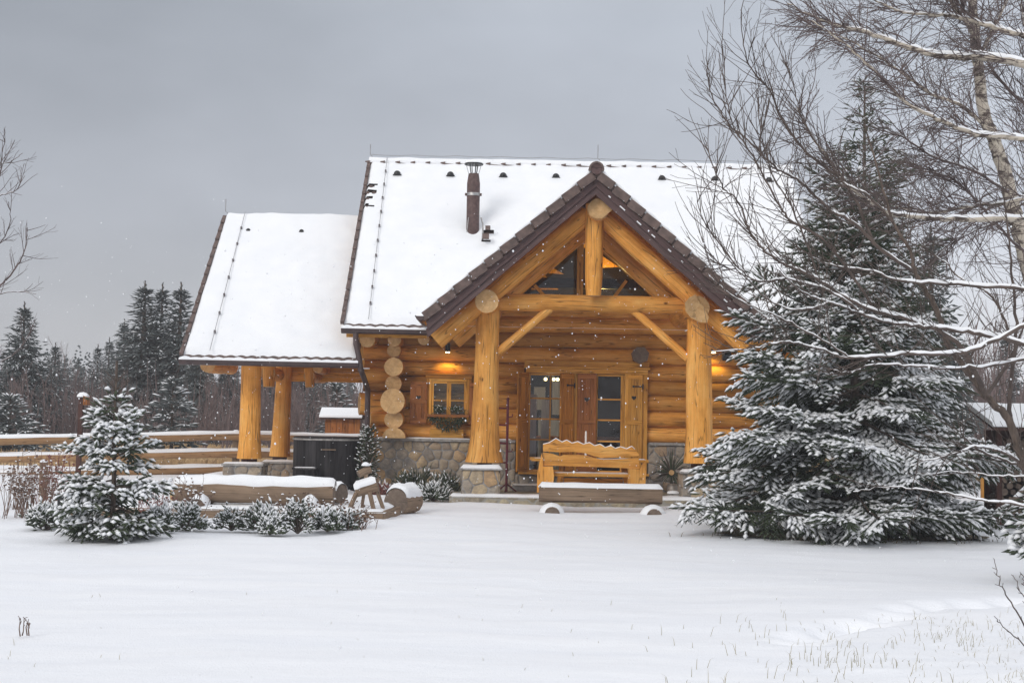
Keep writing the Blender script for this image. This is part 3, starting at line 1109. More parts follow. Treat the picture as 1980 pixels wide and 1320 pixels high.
def barge_snow(mb):
    for d, l in ((0.22, .05), (0.42, 0.12), (0.72, 0.10), (0.98, 0.08), (1.27, 0.07), (1.5, 0.05), (2.25, 0.08), (2.45, 0.1), (2.6, 0.06)):
        p = np.array([CX + d, PY0 + 0.058, APEX - PS * d - 0.26])
        mb.bar(p, p + unit(np.array([1, 0, -PS])) * l, 0.02, 0.022, 0, up=(0, 1, 0))


part(barge_snow, "barge_snow", "snow", porch_roof)


def apex_cap(mb):
    a = np.linspace(-0.35, math.pi + 0.35, 16)
    r0, r1 = 0.10, 0.135
    pr = lambda r, y: np.stack([CX + np.cos(a) * r, np.full_like(a, y), APEX + 0.0 + np.sin(a) * r], -1)
    mb.grid(np.stack([pr(r0, PY0 - 0.04), pr(r1, PY0 - 0.04), pr(r1, 29.6)]), 0, False)
    mb.tube([(CX, PY0 - 0.02, APEX), (CX, PY0 + 0.06, APEX)], 0.10, 16, 0, 1)


part(apex_cap, "ridge_tile", ["tile", "barge"], porch_roof)

# ---- lower roof over the open bay
LX0, LX1, LEZ, LS, LRY = -6.14, -2.86, 2.57, 0.861, 30.1
low_z = lambda a, b_: LEZ + LS * (b_ - EY) if b_ <= LRY else LEZ + LS * (LRY - EY) - LS * (b_ - LRY)


def low_roof_mb(mb):
    for o in ([(LX0, EY), (LX1, EY), (LX1, LRY), (LX0, LRY)], [(LX0, LRY), (LX1, LRY), (LX1, 33.6), (LX0, 33.6)]):
        roof_plane(mb, o, low_z, TH, 0)
        roof_plane(mb, o, lambda a, b_: low_z(a, b_) - TH - 0.004, 0.03, 1)


low_roof = part(low_roof_mb, "lower_roof", ["tile", "plank_honey"], cabin)
part(lambda mb: snow_sheet(mb, np.arange(LX0, LX1, 0.061), np.arange(EY + 0.02, LRY + 0.05, 0.045), lambda a, b_: low_z(a, min(b_, LRY)), 0.09, None, ripple=0.014), "snow_cover", "snow", low_roof)
part(lambda mb: snow_sheet(mb, np.arange(LX0, LX1, 0.3), np.arange(LRY, 33.6, 0.2), low_z, 0.08), "snow_cover", "snow", low_roof)
part(lambda mb: tile_edge(mb, LX0, LX1, EY, LEZ, LS), "eave_tile", "tile", low_roof)
part(lambda mb: verge_tiles(mb, LX0 - 0.015, EY - 0.02, LEZ, LRY, low_z(0, LRY), 15), "verge_tile", "tile", low_roof)
for px, py in ((480, 445), (583, 447)):
    e = at(px, py, 29.6)
    vent(low_roof, e[0], 29.6, low_z(0, 29.6) + 0.09, 0.05)
rod(low_roof, 436, 385, 412, 30.1)
part(lambda mb: verge_wire(mb, (-5.62, EY - 0.05, LEZ + 0.12), (-5.72, LRY - 0.03, low_z(0, LRY) + 0.12), 9, 0), "lightning_wire", ["wire", "gutter_metal"], low_roof)
gutter("gutter", (LX0 - 0.02, EY - 0.13, LEZ - 0.08), (-2.84, EY - 0.13, LEZ - 0.09), cabin)


# downpipe: swan neck from the main gutter, then straight down
def downpipe(mb):
    pts = [at(688, 640, 26.37), at(688, 664, 26.37), at(694, 690, 26.36), at(698, 715, 26.36), at(706, 737, 26.7), at(711, 752, 27.0), at(711, 770, 27.1), at(711, 900, 27.12)]
    pts = np.array(pts)
    pts[-1][0] = pts[-2][0]
    sm = [pts[0]]
    for a, b_ in zip(pts[:-1], pts[1:]):
        for s in (0.33, 0.66, 1):
            sm.append(a + (b_ - a) * s)
    sm = np.array(sm)
    mb.tube(sm, 0.052, 12, 0)
    for i in (9, 20):
        mb.tube([sm[i] - [0, 0, 0.02], sm[i] + [0, 0, 0.02]], 0.062, 12, 0)
    mb.span(sm[9][0] - 0.03, sm[9][0] + 0.16, 26.35, 26.38, sm[9][2] + 0.02, sm[9][2] + 0.04, 1)


part(downpipe, "downpipe", ["gutter_metal", "steel"], cabin)

# chimney flue
cb, ct = at(914, 444, 28.75), at(914, 336, 28.75)
flue = part(lambda mb: mb.tube([(cb[0], 28.75, cb[2] - 0.15), (cb[0], 28.75, cb[2]), (cb[0], 28.75, ct[2] - 0.2), (cb[0], 28.75, ct[2] - 0.02), (cb[0], 28.75, ct[2])], [0.13, 0.132, 0.134, 0.108, 0.10], 22, 0, 0), "chimney", "chimney_paint", cabin)
part(lambda mb: (mb.tube([(cb[0], 28.75, ct[2] - 0.46), (cb[0], 28.75, ct[2] - 0.40)], 0.142, 22, 0), mb.span(cb[0] - 0.17, cb[0] - 0.135, 28.70, 28.75, ct[2] - 0.455, ct[2] - 0.405, 1), mb.span(cb[0] + 0.135, cb[0] + 0.17, 28.70, 28.75, ct[2] - 0.455, ct[2] - 0.405, 1)), "pipe_clamp", ["steel", "chimney_paint"], flue)


def rain_cap(mb):
    zt = at(914, 319, 28.75)[2]
    for i in range(4):
        a = i * math.pi / 2 + 0.5
        mb.tube([(cb[0] + 0.06 * math.cos(a), 28.75 + 0.06 * math.sin(a), ct[2] - 0.02), (cb[0] + 0.09 * math.cos(a), 28.75 + 0.09 * math.sin(a), zt)], 0.012, 6, 0)
        mb.tube([(cb[0] + 0.10 * math.cos(a + .8), 28.75 + 0.10 * math.sin(a + .8), ct[2] - 0.02), (cb[0] + 0.16 * math.cos(a + .8), 28.75 + 0.16 * math.sin(a + .8), zt)], 0.006, 6, 1)
    mb.tube([(cb[0], 28.75, zt), (cb[0], 28.75, zt + 0.018), (cb[0], 28.75, zt + 0.04)], [0.19, 0.195, 0.03], 20, 0, 0)
    mb.ball((cb[0], 28.75, zt + 0.03), 0.185, 2, 18, 5, (1, 1, 0.3), zmin=0.0)


part(rain_cap, "chimney_cap", ["black_metal", "wire", "snow"], flue)
sb = at(934, 440, 28.6)


def roof_step(mb):
    mb.tube([(sb[0] - 0.04, 28.62, sb[2] + 0.2), (sb[0], 28.5, sb[2] + 0.05), (sb[0] + 0.0, 28.25, sb[2] - 0.28)], 0.018, 6, 0)
    mb.tube([(sb[0] - 0.30, 28.62, sb[2] + 0.2), (sb[0] - 0.32, 28.4, sb[2] - 0.12)], 0.009, 6, 0)
    mb.span(sb[0], sb[0] + 0.13, 28.22, 28.34, sb[2] - 0.27, sb[2] - 0.17, 1)
    mb.span(sb[0] + 0.05, sb[0] + 0.15, 28.42, 28.5, sb[2] - 0.06, sb[2] + 0.02, 1)


part(roof_step, "roof_step", ["steel", "tile"], cabin)

# ---- open bay posts, pedestals, beams
for (tx, ty, bx, by, Y, r, fl, pa, pb) in ((486, 703, 482, 886, 27.2, 0.185, 0.12, 437, 513), (551, 706, 541, 882, 29.5, 0.16, 0.2, 512, 578)):
    t_, b_ = at(tx, ty, Y), at(bx, by, Y)
    xa, xb = at(pa, 900, Y)[0], at(pb, 900, Y)[0]
    zt = at(bx, by + 9, Y)[2]
    pd = part(lambda mb: (cell_block(mb, xa + 0.02, xb - 0.02, Y - 0.33, Y + 0.33, 0.0, zt - 0.04, 0.2, 0, 2, int(bx), (0, 0.6)), mb.span(xa - 0.02, xb + 0.02, Y - 0.37, Y + 0.37, zt - 0.04, zt, 1)), "stone_pedestal", ["mortar", "mortar_cap", "stone_face"], cabin)
    part(lambda mb: snow_on(mb, xa - 0.02, xb + 0.02, Y - 0.37, Y - 0.05, zt, 0.03, amp=0.7), "pedestal_snow", "snow", pd)
    part(lambda mb: mb.tube([(b_[0], Y, zt - 0.01), (b_[0], Y, b_[2] + 0.02)], 0.15, 10, 0), "post_foot", "dark_timber", pd)
    part(lambda mb: mb.log((b_[0], Y, b_[2]), (t_[0], Y, t_[2] + 0.25), r * 1.15, r * 0.98, n=24, wob=0.015, prof=flare(fl)), "bay_post", ["log_honey", "cut_wood"], cabin)


def bay_beam(mb):
    a, b_ = at(556, 709, 29.6), at(700, 740, 29.6)
    for i in range(3):
        z0 = b_[2] + (a[2] - b_[2]) * i / 3
        mb.span(a[0], -2.4, 29.55, 29.67, z0 + 0.004, z0 + (a[2] - b_[2]) / 3, 0)


part(bay_beam, "bay_beam", "plank_honey", cabin)
for px, py, r, Y, dr in ((402, 705, 15, 27.0, 0.0), (518, 722, 14, 28.2, 0.16), (597, 727, 11, 28.4, 0.12), (614, 712, 10, 28.4, 0.0)):
    e = at(px, py, Y)

    def bay_log(mb):
        rr = r / FPX * Y
        mb.log((e[0], Y, e[2]), (e[0], Y + 2.2, e[2] + 0.02), rr, n=20, wob=0.03)
        if dr:
            mb.log((e[0] + 0.02, Y + 0.05, e[2] - dr - 0.1), (e[0], Y + 0.08, e[2] + 0.15), rr * 0.75, rr * 1.0, n=16)

    part(bay_log, "purlin_log", ["log_honey", "cut_wood"], cabin)

# ---- windows and doors
def leaf_frame(mb, x0, x1, z0, z1, y, fw, cols, rows, t=0.05, mt=0.022):
    mb.span(x0, x0 + fw, y, y + t, z0, z1, 0)
    mb.span(x1 - fw, x1, y, y + t, z0, z1, 0)
    mb.span(x0 + fw, x1 - fw, y + 0.003, y + t - 0.003, z0, z0 + fw * 1.2, 0)
    mb.span(x0 + fw, x1 - fw, y + 0.003, y + t - 0.003, z1 - fw, z1, 0)
    for q in cols:
        mb.span(q - mt / 2, q + mt / 2, y + 0.006, y + t - 0.006, z0 + fw * 1.2, z1 - fw, 0)
    for q in rows:
        mb.span(x0 + fw, x1 - fw, y + 0.008, y + t - 0.008, q - mt / 2, q + mt / 2, 0)


def heart(cx, cz, s):
    a = np.linspace(0, 2 * math.pi, 26, endpoint=False)
    return [(cx + s * 16 * math.sin(t) ** 3 / 16, cz + s * (13 * math.cos(t) - 5 * math.cos(2 * t) - 2 * math.cos(3 * t) - math.cos(4 * t)) / 16) for t in a]


def shutter(name, hinge, free, z0, z1, mat, parent, hz=None, hs=0.05, hinge_iron=None):
    """Board shutter standing from its hinge line to its free edge (plan points)."""
    h, f = np.array([hinge[0], hinge[1], 0.0]), np.array([free[0], free[1], 0.0])
    d = unit(f - h)
    nrm = np.array([d[1], -d[0], 0])
    if nrm[1] > 0:
        nrm = -nrm
    w = np.linalg.norm(f - h)

    def fn(mb):
        R = np.stack([d, -nrm, [0, 0, 1.0]], 1)
        n = max(2, int(round(w / 0.11)))
        for i in range(n):
            c_ = h + d * w * (i + 0.5) / n + [0, 0, (z0 + z1) / 2]
            mb.box(c_, (w / n - 0.004, 0.03, z1 - z0), 0, R, 2)
        for zc in (z0 + 0.06, z1 - 0.06, (z0 + z1) / 2 + 0.02):
            mb.box(h + d * w / 2 + nrm * 0.021 + [0, 0, zc], (w - 0.012, 0.012, 0.075), 0, R, 0)
        for sd in (0.028, w - 0.028):
            for za, zb in ((z0 + 0.10, (z0 + z1) / 2 - 0.02), ((z0 + z1) / 2 + 0.06, z1 - 0.10)):
                mb.box(h + d * sd + nrm * 0.020 + [0, 0, (za + zb) / 2], (0.05, 0.010, zb - za), 0, R, 2)
        if hz:
            mb.prism(heart(w / 2, 0, hs), lambda p, q: tuple(h + d * p + nrm * 0.0175 + [0, 0, hz + q]), tuple(nrm * 0.002), 1)  # black heart plate painted in for the shade of a cut-out hole

    s = part(fn, name, [mat, "black_metal"], parent, bevel=0.004)
    if hinge_iron:
        def iron(mb):
            for zz in hinge_iron:
                p = h + nrm * 0.032 + [0, 0, zz]
                mb.bar(p, p + d * min(0.2, w * 0.6), 0.008, 0.022, 0)
                mb.ball(p + d * min(0.2, w * 0.6), 0.022, 0, 8, 5, (1, 0.5, 1))
                mb.tube([p - [0, 0, 0.05], p + [0, 0, 0.05]], 0.014, 8, 0)
        part(iron, "hinge", "black_metal", s)
    return s


YF = 27.42
X = lambda px, py=780: at(px, py, YF)[0]
Z = lambda py, px=1000: at(px, py, YF)[2]

# the small window
wx0, wx1, wz0, wz1 = X(829), X(906), Z(812, 867), Z(736, 867)
win = part(lambda mb: (leaf_frame(mb, wx0, wx1, wz0 - 0.03, wz1 + 0.04, YF, 0.05, [], [], 0.12),), "window", "plank_honey", cabin, bevel=0.004)
wm = (wx0 + wx1) / 2
for a, b_ in ((wx0 + 0.052, wm - 0.003), (wm + 0.003, wx1 - 0.052)):
    zr = wz0 + (wz1 - wz0) * 0.50
    part(lambda mb: leaf_frame(mb, a, b_, wz0 + 0.035, wz1 - 0.015, YF + 0.025, 0.038, [], [zr], 0.05), "sash", "plank_honey", win)
    part(lambda mb: mb.span(a + 0.03, b_ - 0.03, YF + 0.05, YF + 0.054, wz0 + 0.06, wz1 - 0.04, 0), "pane", "glass", win)


def curtain(mb):
    n = 60
    xs = np.linspace(wx0 + 0.06, wx1 - 0.06, n)
    w = 0.012 * np.sin(np.arange(n) * 0.9)
    r = lambda z: np.stack([xs, YF + 0.13 + w, np.full(n, z)], -1)
    mb.grid(np.stack([r(wz0 + 0.0), r(wz0 + 0.36)]), 0)


part(curtain, "curtain", "curtain", win)


def lintel(mb):
    mb.span(wx0 - 0.07, wx1 + 0.06, YF - 0.02, YF + 0.1, wz1 + 0.042, wz1 + 0.11, 0)
    mb.span(wx0 - 0.11, wx1 + 0.10, YF - 0.05, YF + 0.1, wz1 + 0.112, wz1 + 0.14, 0)
    mb.span(wx0 - 0.05, wx0 - 0.002, YF + 0.0, YF + 0.1, wz0 - 0.06, wz1 + 0.04, 0)
    mb.span(wx1 + 0.002, wx1 + 0.05, YF + 0.0, YF + 0.1, wz0 - 0.06, wz1 + 0.04, 0)


part(lintel, "casing", "plank_amber", win, bevel=0.004)
shutter("shutter", (X(826), YF - 0.03), (X(793), YF - 0.05), Z(819, 810), Z(738, 810), "plank_red", cabin, Z(768, 810), 0.045)
shutter("shutter", (X(906) + 0.02, YF - 0.03), (X(938), YF - 0.05), Z(821, 920), Z(740, 920), "plank_red", cabin, Z(770, 920), 0.045)


def sill_block(mb):
    x0, x1, z0, z1 = X(831, 838), X(897, 838), Z(846, 864), Z(829, 864)
    mb.span(x0, x1, 27.36, 27.6, z0, z1, 0)


part(sill_block, "sill_log", "plank_honey", cabin, bevel=0.02)
part(lambda mb: (mb.span(X(828), X(908), YF - 0.22, YF - 0.20, Z(806, 868), Z(801, 868), 0), mb.span(X(828), X(830.5), YF - 0.2, YF, Z(806, 868), Z(801, 868), 0), mb.span(X(905.5), X(908), YF - 0.2, YF, Z(806, 868), Z(801, 868), 0)), "flower_rail", "plank_red", win)

# the two glazed doors
dz0, dz1 = 0.50, Z(727, 1130)
dhead = Z(713, 1130)
door_case = part(lambda mb: (
    mb.span(X(1016), X(1252), YF - 0.03, YF + 0.1, dz1 + 0.05, dhead, 0),
    mb.span(X(1012), X(1256), YF - 0.06, YF + 0.1, dhead + 0.002, dhead + 0.035, 0),
    mb.span(X(1012) + 0.01, X(1256) - 0.01, 27.47, 27.6, dhead + 0.037, 2.64, 0),
    mb.span(X(1016), X(1022), YF - 0.01, YF + 0.12, dz0, dz1 + 0.048, 0),
    mb.span(X(1107), X(1116), YF - 0.01, YF + 0.12, dz0, dz1 + 0.048, 0),
    mb.span(X(1240), X(1252), YF - 0.012, YF + 0.12, dz0, dz1 + 0.048, 0),
    mb.span(X(1004), X(1256), YF - 0.10, YF + 0.12, dz0 - 0.045, dz0 - 0.002, 0)), "door_frame", "plank_honey", cabin, bevel=0.004)
rowsA = [Z(770, 1060), Z(810, 1060), Z(850, 1060), Z(886, 1060)]
for xa, xb, cols, rows in ((X(1022), X(1108), [X(1064)], rowsA), (X(1116), X(1158), [], rowsA), (X(1152.5), X(1204), [], [Z(772, 1175), Z(812, 1175), Z(853, 1175), Z(888, 1175)]), (X(1204.5), X(1240), [], rowsA)):
    if xb < X(1159) and xa > X(1115):
        continue
    d_ = part(lambda mb: leaf_frame(mb, xa, xb, dz0, dz1 + 0.04, YF + 0.03, 0.035, cols, rows, 0.05, 0.03), "glazed_door", "plank_honey", cabin)
    part(lambda mb: mb.span(xa + 0.03, xb - 0.03, YF + 0.054, YF + 0.058, dz0 + 0.03, dz1 + 0.01, 0), "pane", "glass", d_)
part(lambda mb: mb.span(X(1116), X(1152), YF + 0.03, YF + 0.08, dz0, dz1 + 0.04, 0), "glazed_door", "plank_amber", cabin)
zb = Z(912, 1060)
irons = [Z(745, 1100), Z(890, 1100)]
shutter("door_shutter", (X(1021), YF - 0.03), (X(1000), YF - 0.30), zb, Z(720, 1010), "plank_amber", cabin)
shutter("door_shutter", (X(1108), YF - 0.03), (X(1082), YF - 0.30), zb, Z(722, 1090), "plank_amber", cabin, None, 0.05, irons)
shutter("door_shutter", (X(1116), YF - 0.035), (X(1153), YF - 0.04), zb, Z(722, 1130), "plank_red", cabin, Z(772, 1133), 0.05)
shutter("door_shutter", (X(1241), YF - 0.03), (X(1207), YF - 0.16), zb, Z(723, 1220), "plank_honey", cabin, Z(769, 1220), 0.05, irons)

# ---- glazed gable over the tie beam, seen through the truss
def gable_frame(mb):
    mb.bar((1.30, 27.55, 3.75), (1.30, 27.55, 5.5), 0.12, 0.16, 0, up=(0, 1, 0))
    for sx in (-1, 1):
        a, b_ = (CX + sx * 2.4, 27.55, porch_z(CX + 2.4) - 0.28), (CX + sx * 0.05, 27.55, porch_z(CX + 0.05) - 0.28)
        mb.bar(a, b_, 0.14, 0.16, 0, up=(0, 1, 0))
    mb.bar((0.75, 27.53, 3.75), (0.42, 27.53, 4.10), 0.06, 0.07, 0, up=(0, 1, 0))
    mb.bar((1.86, 27.53, 3.75), (2.2, 27.53, 4.22), 0.06, 0.07, 0, up=(0, 1, 0))
    mb.span(-0.9, 3.75, 27.5, 27.62, 3.72, 3.80, 0)


gw = part(gable_frame, "gable_window", "plank_honey", cabin)
part(lambda mb: mb.prism([(-0.75, 3.8), (3.6, 3.8), (CX, 5.55)], lambda a, b_: (a, 27.60, b_), (0, 0.006, 0), 0), "pane", "glass", gw)


# ---- rooms behind the glass
def rooms(mb):
    mb.span(-2.0, 4.9, 27.8, 33.8, 0.36, 0.40, 0)
    mb.span(-2.0, 4.9, 31.2, 31.3, 0.4, 3.3, 0)
    mb.span(-2.0, 4.9, 27.8, 33.8, 3.32, 3.40, 0)
    mb.span(-0.25, -0.2, 27.8, 31.2, 0.4, 3.3, 0)
    mb.span(0.6, 1.9, 31.05, 31.19, 0.4, 1.5, 1)
    mb.span(0.3, 2.4, 29.0, 30.0, 1.10, 1.15, 2)
    mb.span(0.27, 0.52, 28.6, 28.62, 0.6, 2.0, 1)
    mb.span(0.62, 0.78, 28.9, 28.92, 0.6, 1.9, 1)
    mb.span(0.5, 0.75, 31.08, 31.19, 1.7, 2.2, 1)
    mb.span(0.9, 1.5, 31.1, 31.19, 1.6, 2.35, 1)


part(rooms, "room", ["room_dark", "curtain", "plank_red"], cabin)


def attic(mb):
    for sx in (-1, 1):
        o = [(CX, 28.0), (CX + sx * 2.6, 28.0), (CX + sx * 2.6, 30.6), (CX, 30.6)]
        mb.prism(o, lambda a, b_: (a, b_, porch_z(a) - 0.34), (0, 0, 0.02), 0)
    mb.span(-1.4, 4.2, 30.6, 30.66, 3.4, 5.8, 1)
    for pts in ([(1160, 492), (1196, 516), (1160, 518)], [(1012, 560), (1052, 530), (1068, 548), (1080, 560)], [(1058, 528), (1066, 516), (1090, 530)]):  # boards cut to the outline of lamplit ceiling patches
        q = [at(a, b_, 29.2) for a, b_ in pts]
        mb.prism([(p[0], p[2]) for p in q], lambda a, b_: (a, 29.2, b_), (0, 0.03, 0), 0)
    mb.bar((-0.6, 28.6, 4.25), (3.4, 28.6, 4.25), 0.16, 0.2, 1)
    mb.bar((0.3, 28.6, 3.4), (0.3, 28.6, 4.7), 0.14, 0.14, 1, up=(0, 1, 0))


part(attic, "attic", ["plank_honey", "room_dark"], cabin)
# ================================================================== ground
TERR = (-6.9, -1.83, 20.75, 23.7)      # timber-edged bed with the logs


def sm(a, b_, x):
    t = np.clip((x - a) / (b_ - a), 0, 1)
    return t * t * (3 - 2 * t)


FOOT = []
for (px, py) in ((1545, 1238), (1570, 1226), (1596, 1214), (1622, 1212), (1650, 1206), (1680, 1203), (1712, 1196), (1735, 1190), (1762, 1180), (1790, 1183), (1818, 1172), (1850, 1176), (1884, 1168), (1915, 1170), (1945, 1163), (1975, 1164)):
    q = on_ground(px, py)
    FOOT.append((q[0], q[1] + rng.uniform(-0.05, 0.05), rng.uniform(0.09, 0.2)))


def ground_z(x, y, nz=True):
    x = np.asarray(x, float)
    y = np.asarray(y, float)
    z = np.zeros(np.broadcast(x, y).shape)
    # terrace under the open bay, and the gentle rise of the meadow
    z = z + 0.20 * sm(23.0, 24.6, y) * (1 - sm(-3.6, -2.4, x)) * (0.2 + 0.8 * sm(-7.6, -6.2, x))
    z = z + 0.0035 * np.clip(y - 30, 0, 200)
    # drift along the bed and the porch
    z = z + 0.06 * np.exp(-((y - 20.2) / 0.6) ** 2) * (1 - sm(-2.4, -1.4, x)) * sm(-8.2, -7.0, x)
    z = z + 0.05 * np.exp(-((y - 24.75) / 0.35) ** 2) * sm(-1.6, -0.8, x) * (1 - sm(4.8, 5.6, x))
    z = z + 0.05 * np.exp(-(((x - 2.7) / 0.28) ** 2 + ((y - 24.2) / 0.5) ** 2))
    # sheltered hollow under the big spruce
    z = z - 0.05 * np.exp(-(((x - 4.8) / 1.5) ** 2 + ((y - 19.75) / 0.6) ** 2))
    for fx, fy, fr in FOOT:
        m_ = (np.abs(x - fx) < 0.6) & (np.abs(y - fy) < 0.6)
        if m_.any():
            d2 = ((x - fx) / (fr * 1.3)) ** 2 + ((y - fy) / fr) ** 2
            z = z - np.where(m_, 0.065 * np.exp(-d2 ** 2.0), 0)
    return z


xs = np.concatenate([np.linspace(-160, -14, 28)[:-1], np.arange(-14, 9, 0.075), np.linspace(9, 160, 28)])
ys = np.concatenate([np.linspace(-40, 7, 20)[:-1], np.arange(7, 14, 0.05), np.arange(14, 28, 0.09), np.linspace(28, 60, 60), np.linspace(64, 420, 40)])
GX, GY = np.meshgrid(xs, ys, indexing="ij")
GZ = ground_z(GX, GY)
nz = np.array([0.055 * noise.noise(Vector((x * 0.35, y * 0.45, 1))) + 0.022 * noise.noise(Vector((x * 1.1, y * 1.9, 4))) + 0.006 * noise.noise(Vector((x * 3.0, y * 5.0, 9))) for x, y in zip(GX.ravel(), GY.ravel())]).reshape(GX.shape)
tus = np.array([noise.noise(Vector((x * 5.0, y * 5.0, 2))) for x, y in zip(GX.ravel(), GY.ravel())]).reshape(GX.shape)
GZ = GZ + nz + 0.02 * np.clip(tus, 0, 1) * sm(0.2, 2.2, GX) * (1 - sm(9.5, 11.5, GY))
mb = MB()
mb.grid(np.stack([GX, GY, GZ], -1), 0, True, flip=True)
ground = mb.build("ground", "snow_field", kind="structure")

# ================================================================== furniture and garden objects
def log_snow(mb, p0, p1, r, h, m=0, ang=1.25):
    """Snow lying along the top of a lying log."""
    p0, p1 = np.asarray(p0, float), np.asarray(p1, float)
    d = unit(p1 - p0)
    x = unit(np.cross(d, [0, 0, 1.0]))
    u = np.cross(x, d)
    n = max(8, int(np.linalg.norm(p1 - p0) / 0.05))
    s = np.linspace(0, 1, n)
    a = np.linspace(-ang, ang, 13)
    rows = []
    for i, t in enumerate(s):
        e = min(t, 1 - t) * np.linalg.norm(p1 - p0)
        ef = math.sqrt(min(1, e / 0.06)) if e < 0.06 else 1.0
        w = np.array([noise.noise(Vector((t * 7, k * 0.5, 3.1))) for k in range(13)])
        hh = (h * (np.cos(a / ang * math.pi / 2) ** 0.6) * (1 + 0.55 * w) * (1 + 0.35 * noise.noise(Vector((t * np.linalg.norm(p1 - p0) * 2.1, 8.7, p0[2]))))) * (0.25 + 0.75 * ef)
        aa = a * (1 + 0.12 * noise.noise(Vector((t * 9, 2.2, 0))))
        rr = r + hh
        rows.append(p0 + (p1 - p0) * t + np.sin(aa)[:, None] * rr[:, None] * x + np.cos(aa)[:, None] * rr[:, None] * u)
    mb.grid(np.stack(rows), m, True)


# ---- timber-edged bed
tx0, tx1, ty0, ty1 = TERR
bed = thing("raised_bed", (-4.3, ty0, 0), "low snow filled bed edged with brown timber boards in front of the open bay", "garden bed")


def bed_boards(mb):
    mb.span(tx0, tx1, ty0, ty0 + 0.05, -0.1, 0.145, 0)
    mb.bar((tx1 - 0.02, ty0 + 0.03, 0.025), (tx1 + 0.12, ty0 + 1.4, 0.025), 0.05, 0.245, 0)


part(bed_boards, "edging_board", "weathered", bed)
part(lambda mb: snow_on(mb, tx0 + 0.02, tx1 + 0.03, ty0 - 0.01, ty1 + 0.9, 0.14, 0.035, step=0.1, edge=0.12, amp=0.6), "bed_snow", "snow", bed)

# ---- log bench left
pa, pb = at(341, 955, 21.5), at(646, 955, 21.5)
zc = 0.37
LB = thing("log_bench", (pa[0] + 1.2, 21.5, 0.17), "long brown log seat lying under a thick snow pad in the raised bed", "log bench")


def trough(mb):
    # flat hewn face to the front, rounded behind
    a = np.linspace(-0.5, 1.5, 16) * math.pi
    o = [(max(-0.15, math.cos(t) * 0.19), math.sin(t) * 0.175) for t in a[:-1]]
    mb.prism(o, lambda p, q: (pa[0], 21.5 + p, zc + q), (pb[0] - pa[0], 0, 0), 1, 0, smooth=False)


part(lambda mb: mb.log((pa[0], 21.5, zc), (pb[0], 21.5, zc), 0.175, 0.18, n=26, wob=0.03), "seat_log", ["weathered", "cut_grey"], LB)
for px in (392, 603):
    q = at(px, 985, 21.35)
    part(lambda mb: mb.log((q[0], 20.98, 0.17), (q[0], 21.8, 0.18), 0.10, n=16), "foot_log", ["weathered", "cut_grey"], LB)
    part(lambda mb: (log_snow(mb, (q[0], 20.93, 0.17), (q[0], 21.4, 0.17), 0.10, 0.05, ang=1.7), mb.ball((q[0], 21.12, 0.20), 0.13, 0, 14, 7, (0.85, 0.8, 1.25), 0.02, zmin=0.0)), "foot_snow", "snow", LB)
part(lambda mb: log_snow(mb, (pa[0] - 0.01, 21.5, zc), (pb[0] + 0.02, 21.5, zc), 0.175, 0.062, ang=1.05), "seat_snow", "snow", LB)
q = at(653, 956, 22.0)
st = thing("log_stub", (q[0], 22.0, 0.16), "short round log lying behind the right end of the snowy log seat", "log")
part(lambda mb: mb.log((q[0] - 0.25, 22.15, 0.33), (q[0] + 0.07, 21.95, 0.33), 0.15, n=20), "log_body", ["weathered", "cut_grey"], st)
part(lambda mb: log_snow(mb, (q[0] - 0.25, 22.15, 0.33), (q[0] + 0.075, 21.95, 0.33), 0.15, 0.05), "log_snow", "snow", st)
q = at(337, 966, 22.0)
tag(part(lambda mb: mb.log((q[0] - 0.05, 22.0, 0.27), (q[0] + 0.4, 22.2, 0.27), 0.11, n=18), "log_stub", ["weathered", "cut_wood"], None, origin=(q[0], 22.0, 0.16)), "pale short log poking out beyond the left end of the log seat", "log")

# ---- log bench in front of the porch
pa, pb = at(1042, 972, 23.9), at(1279, 974, 23.9)
FB = thing("log_bench", ((pa[0] + pb[0]) / 2, 23.9, 0), "grey brown hewn log bench with flat snow cap standing before the porch", "log bench")


def hewn(mb):
    o = [(-0.17, -0.10), (-0.15, 0.10), (-0.12, 0.125), (0.16, 0.125), (0.19, 0.05), (0.15, -0.09), (0.05, -0.14), (-0.08, -0.14)]
    n = 14
    s = np.linspace(0, 1, n)
    rows = []
    for i, t in enumerate(s):
        wv = 0.012 * math.sin(t * 9) + 0.008 * math.sin(t * 23)
        rows.append([(pa[0] + (pb[0] - pa[0]) * t, 23.9 + p * (1 + wv), 0.285 + q_ * (1 + 1.3 * wv)) for p, q_ in o + o[:1]])
    rows = np.array(rows)
    per = np.concatenate([[0], np.cumsum(np.linalg.norm(np.diff(rows[0], axis=0), axis=1))])
    uv = np.stack([np.broadcast_to(per, rows.shape[:2]), np.broadcast_to(s[:, None] * (pb[0] - pa[0]), rows.shape[:2])], -1)
    mb.grid(rows, 0, False, uv=uv + 5.3)
    for e_, x_ in ((0, pa[0]), (-1, pb[0])):
        mb.add(np.vstack([rows[e_][:-1], rows[e_][:-1].mean(0)[None]]), [[i, (i + 1) % 8, 8] for i in range(8)], [[o[i], o[(i + 1) % 8], (0, 0)] for i in range(8)], 1, False)


part(hewn, "seat_log", ["weathered", "cut_grey"], FB)
part(lambda mb: snow_on(mb, pa[0] - 0.015, pb[0] + 0.015, 23.9 - 0.155, 23.9 + 0.17, 0.405, 0.062, edge=0.06, amp=0.3), "seat_snow", "snow", FB)
for px, py in ((1068, 984), (1265, 996)):
    q = at(px, py, 23.3)
    part(lambda mb: mb.log((q[0], 23.25, -0.035), (q[0] + 0.02, 24.15, 0.0), 0.125, n=20), "foot_log", ["weathered", "cut_grey"], FB)
    part(lambda mb: mb.ball((q[0], 23.50, -0.03), 0.215, 0, 18, 8, (1.0, 1.0, 0.86), 0.012, zmin=-0.2), "foot_snow", "snow", FB)

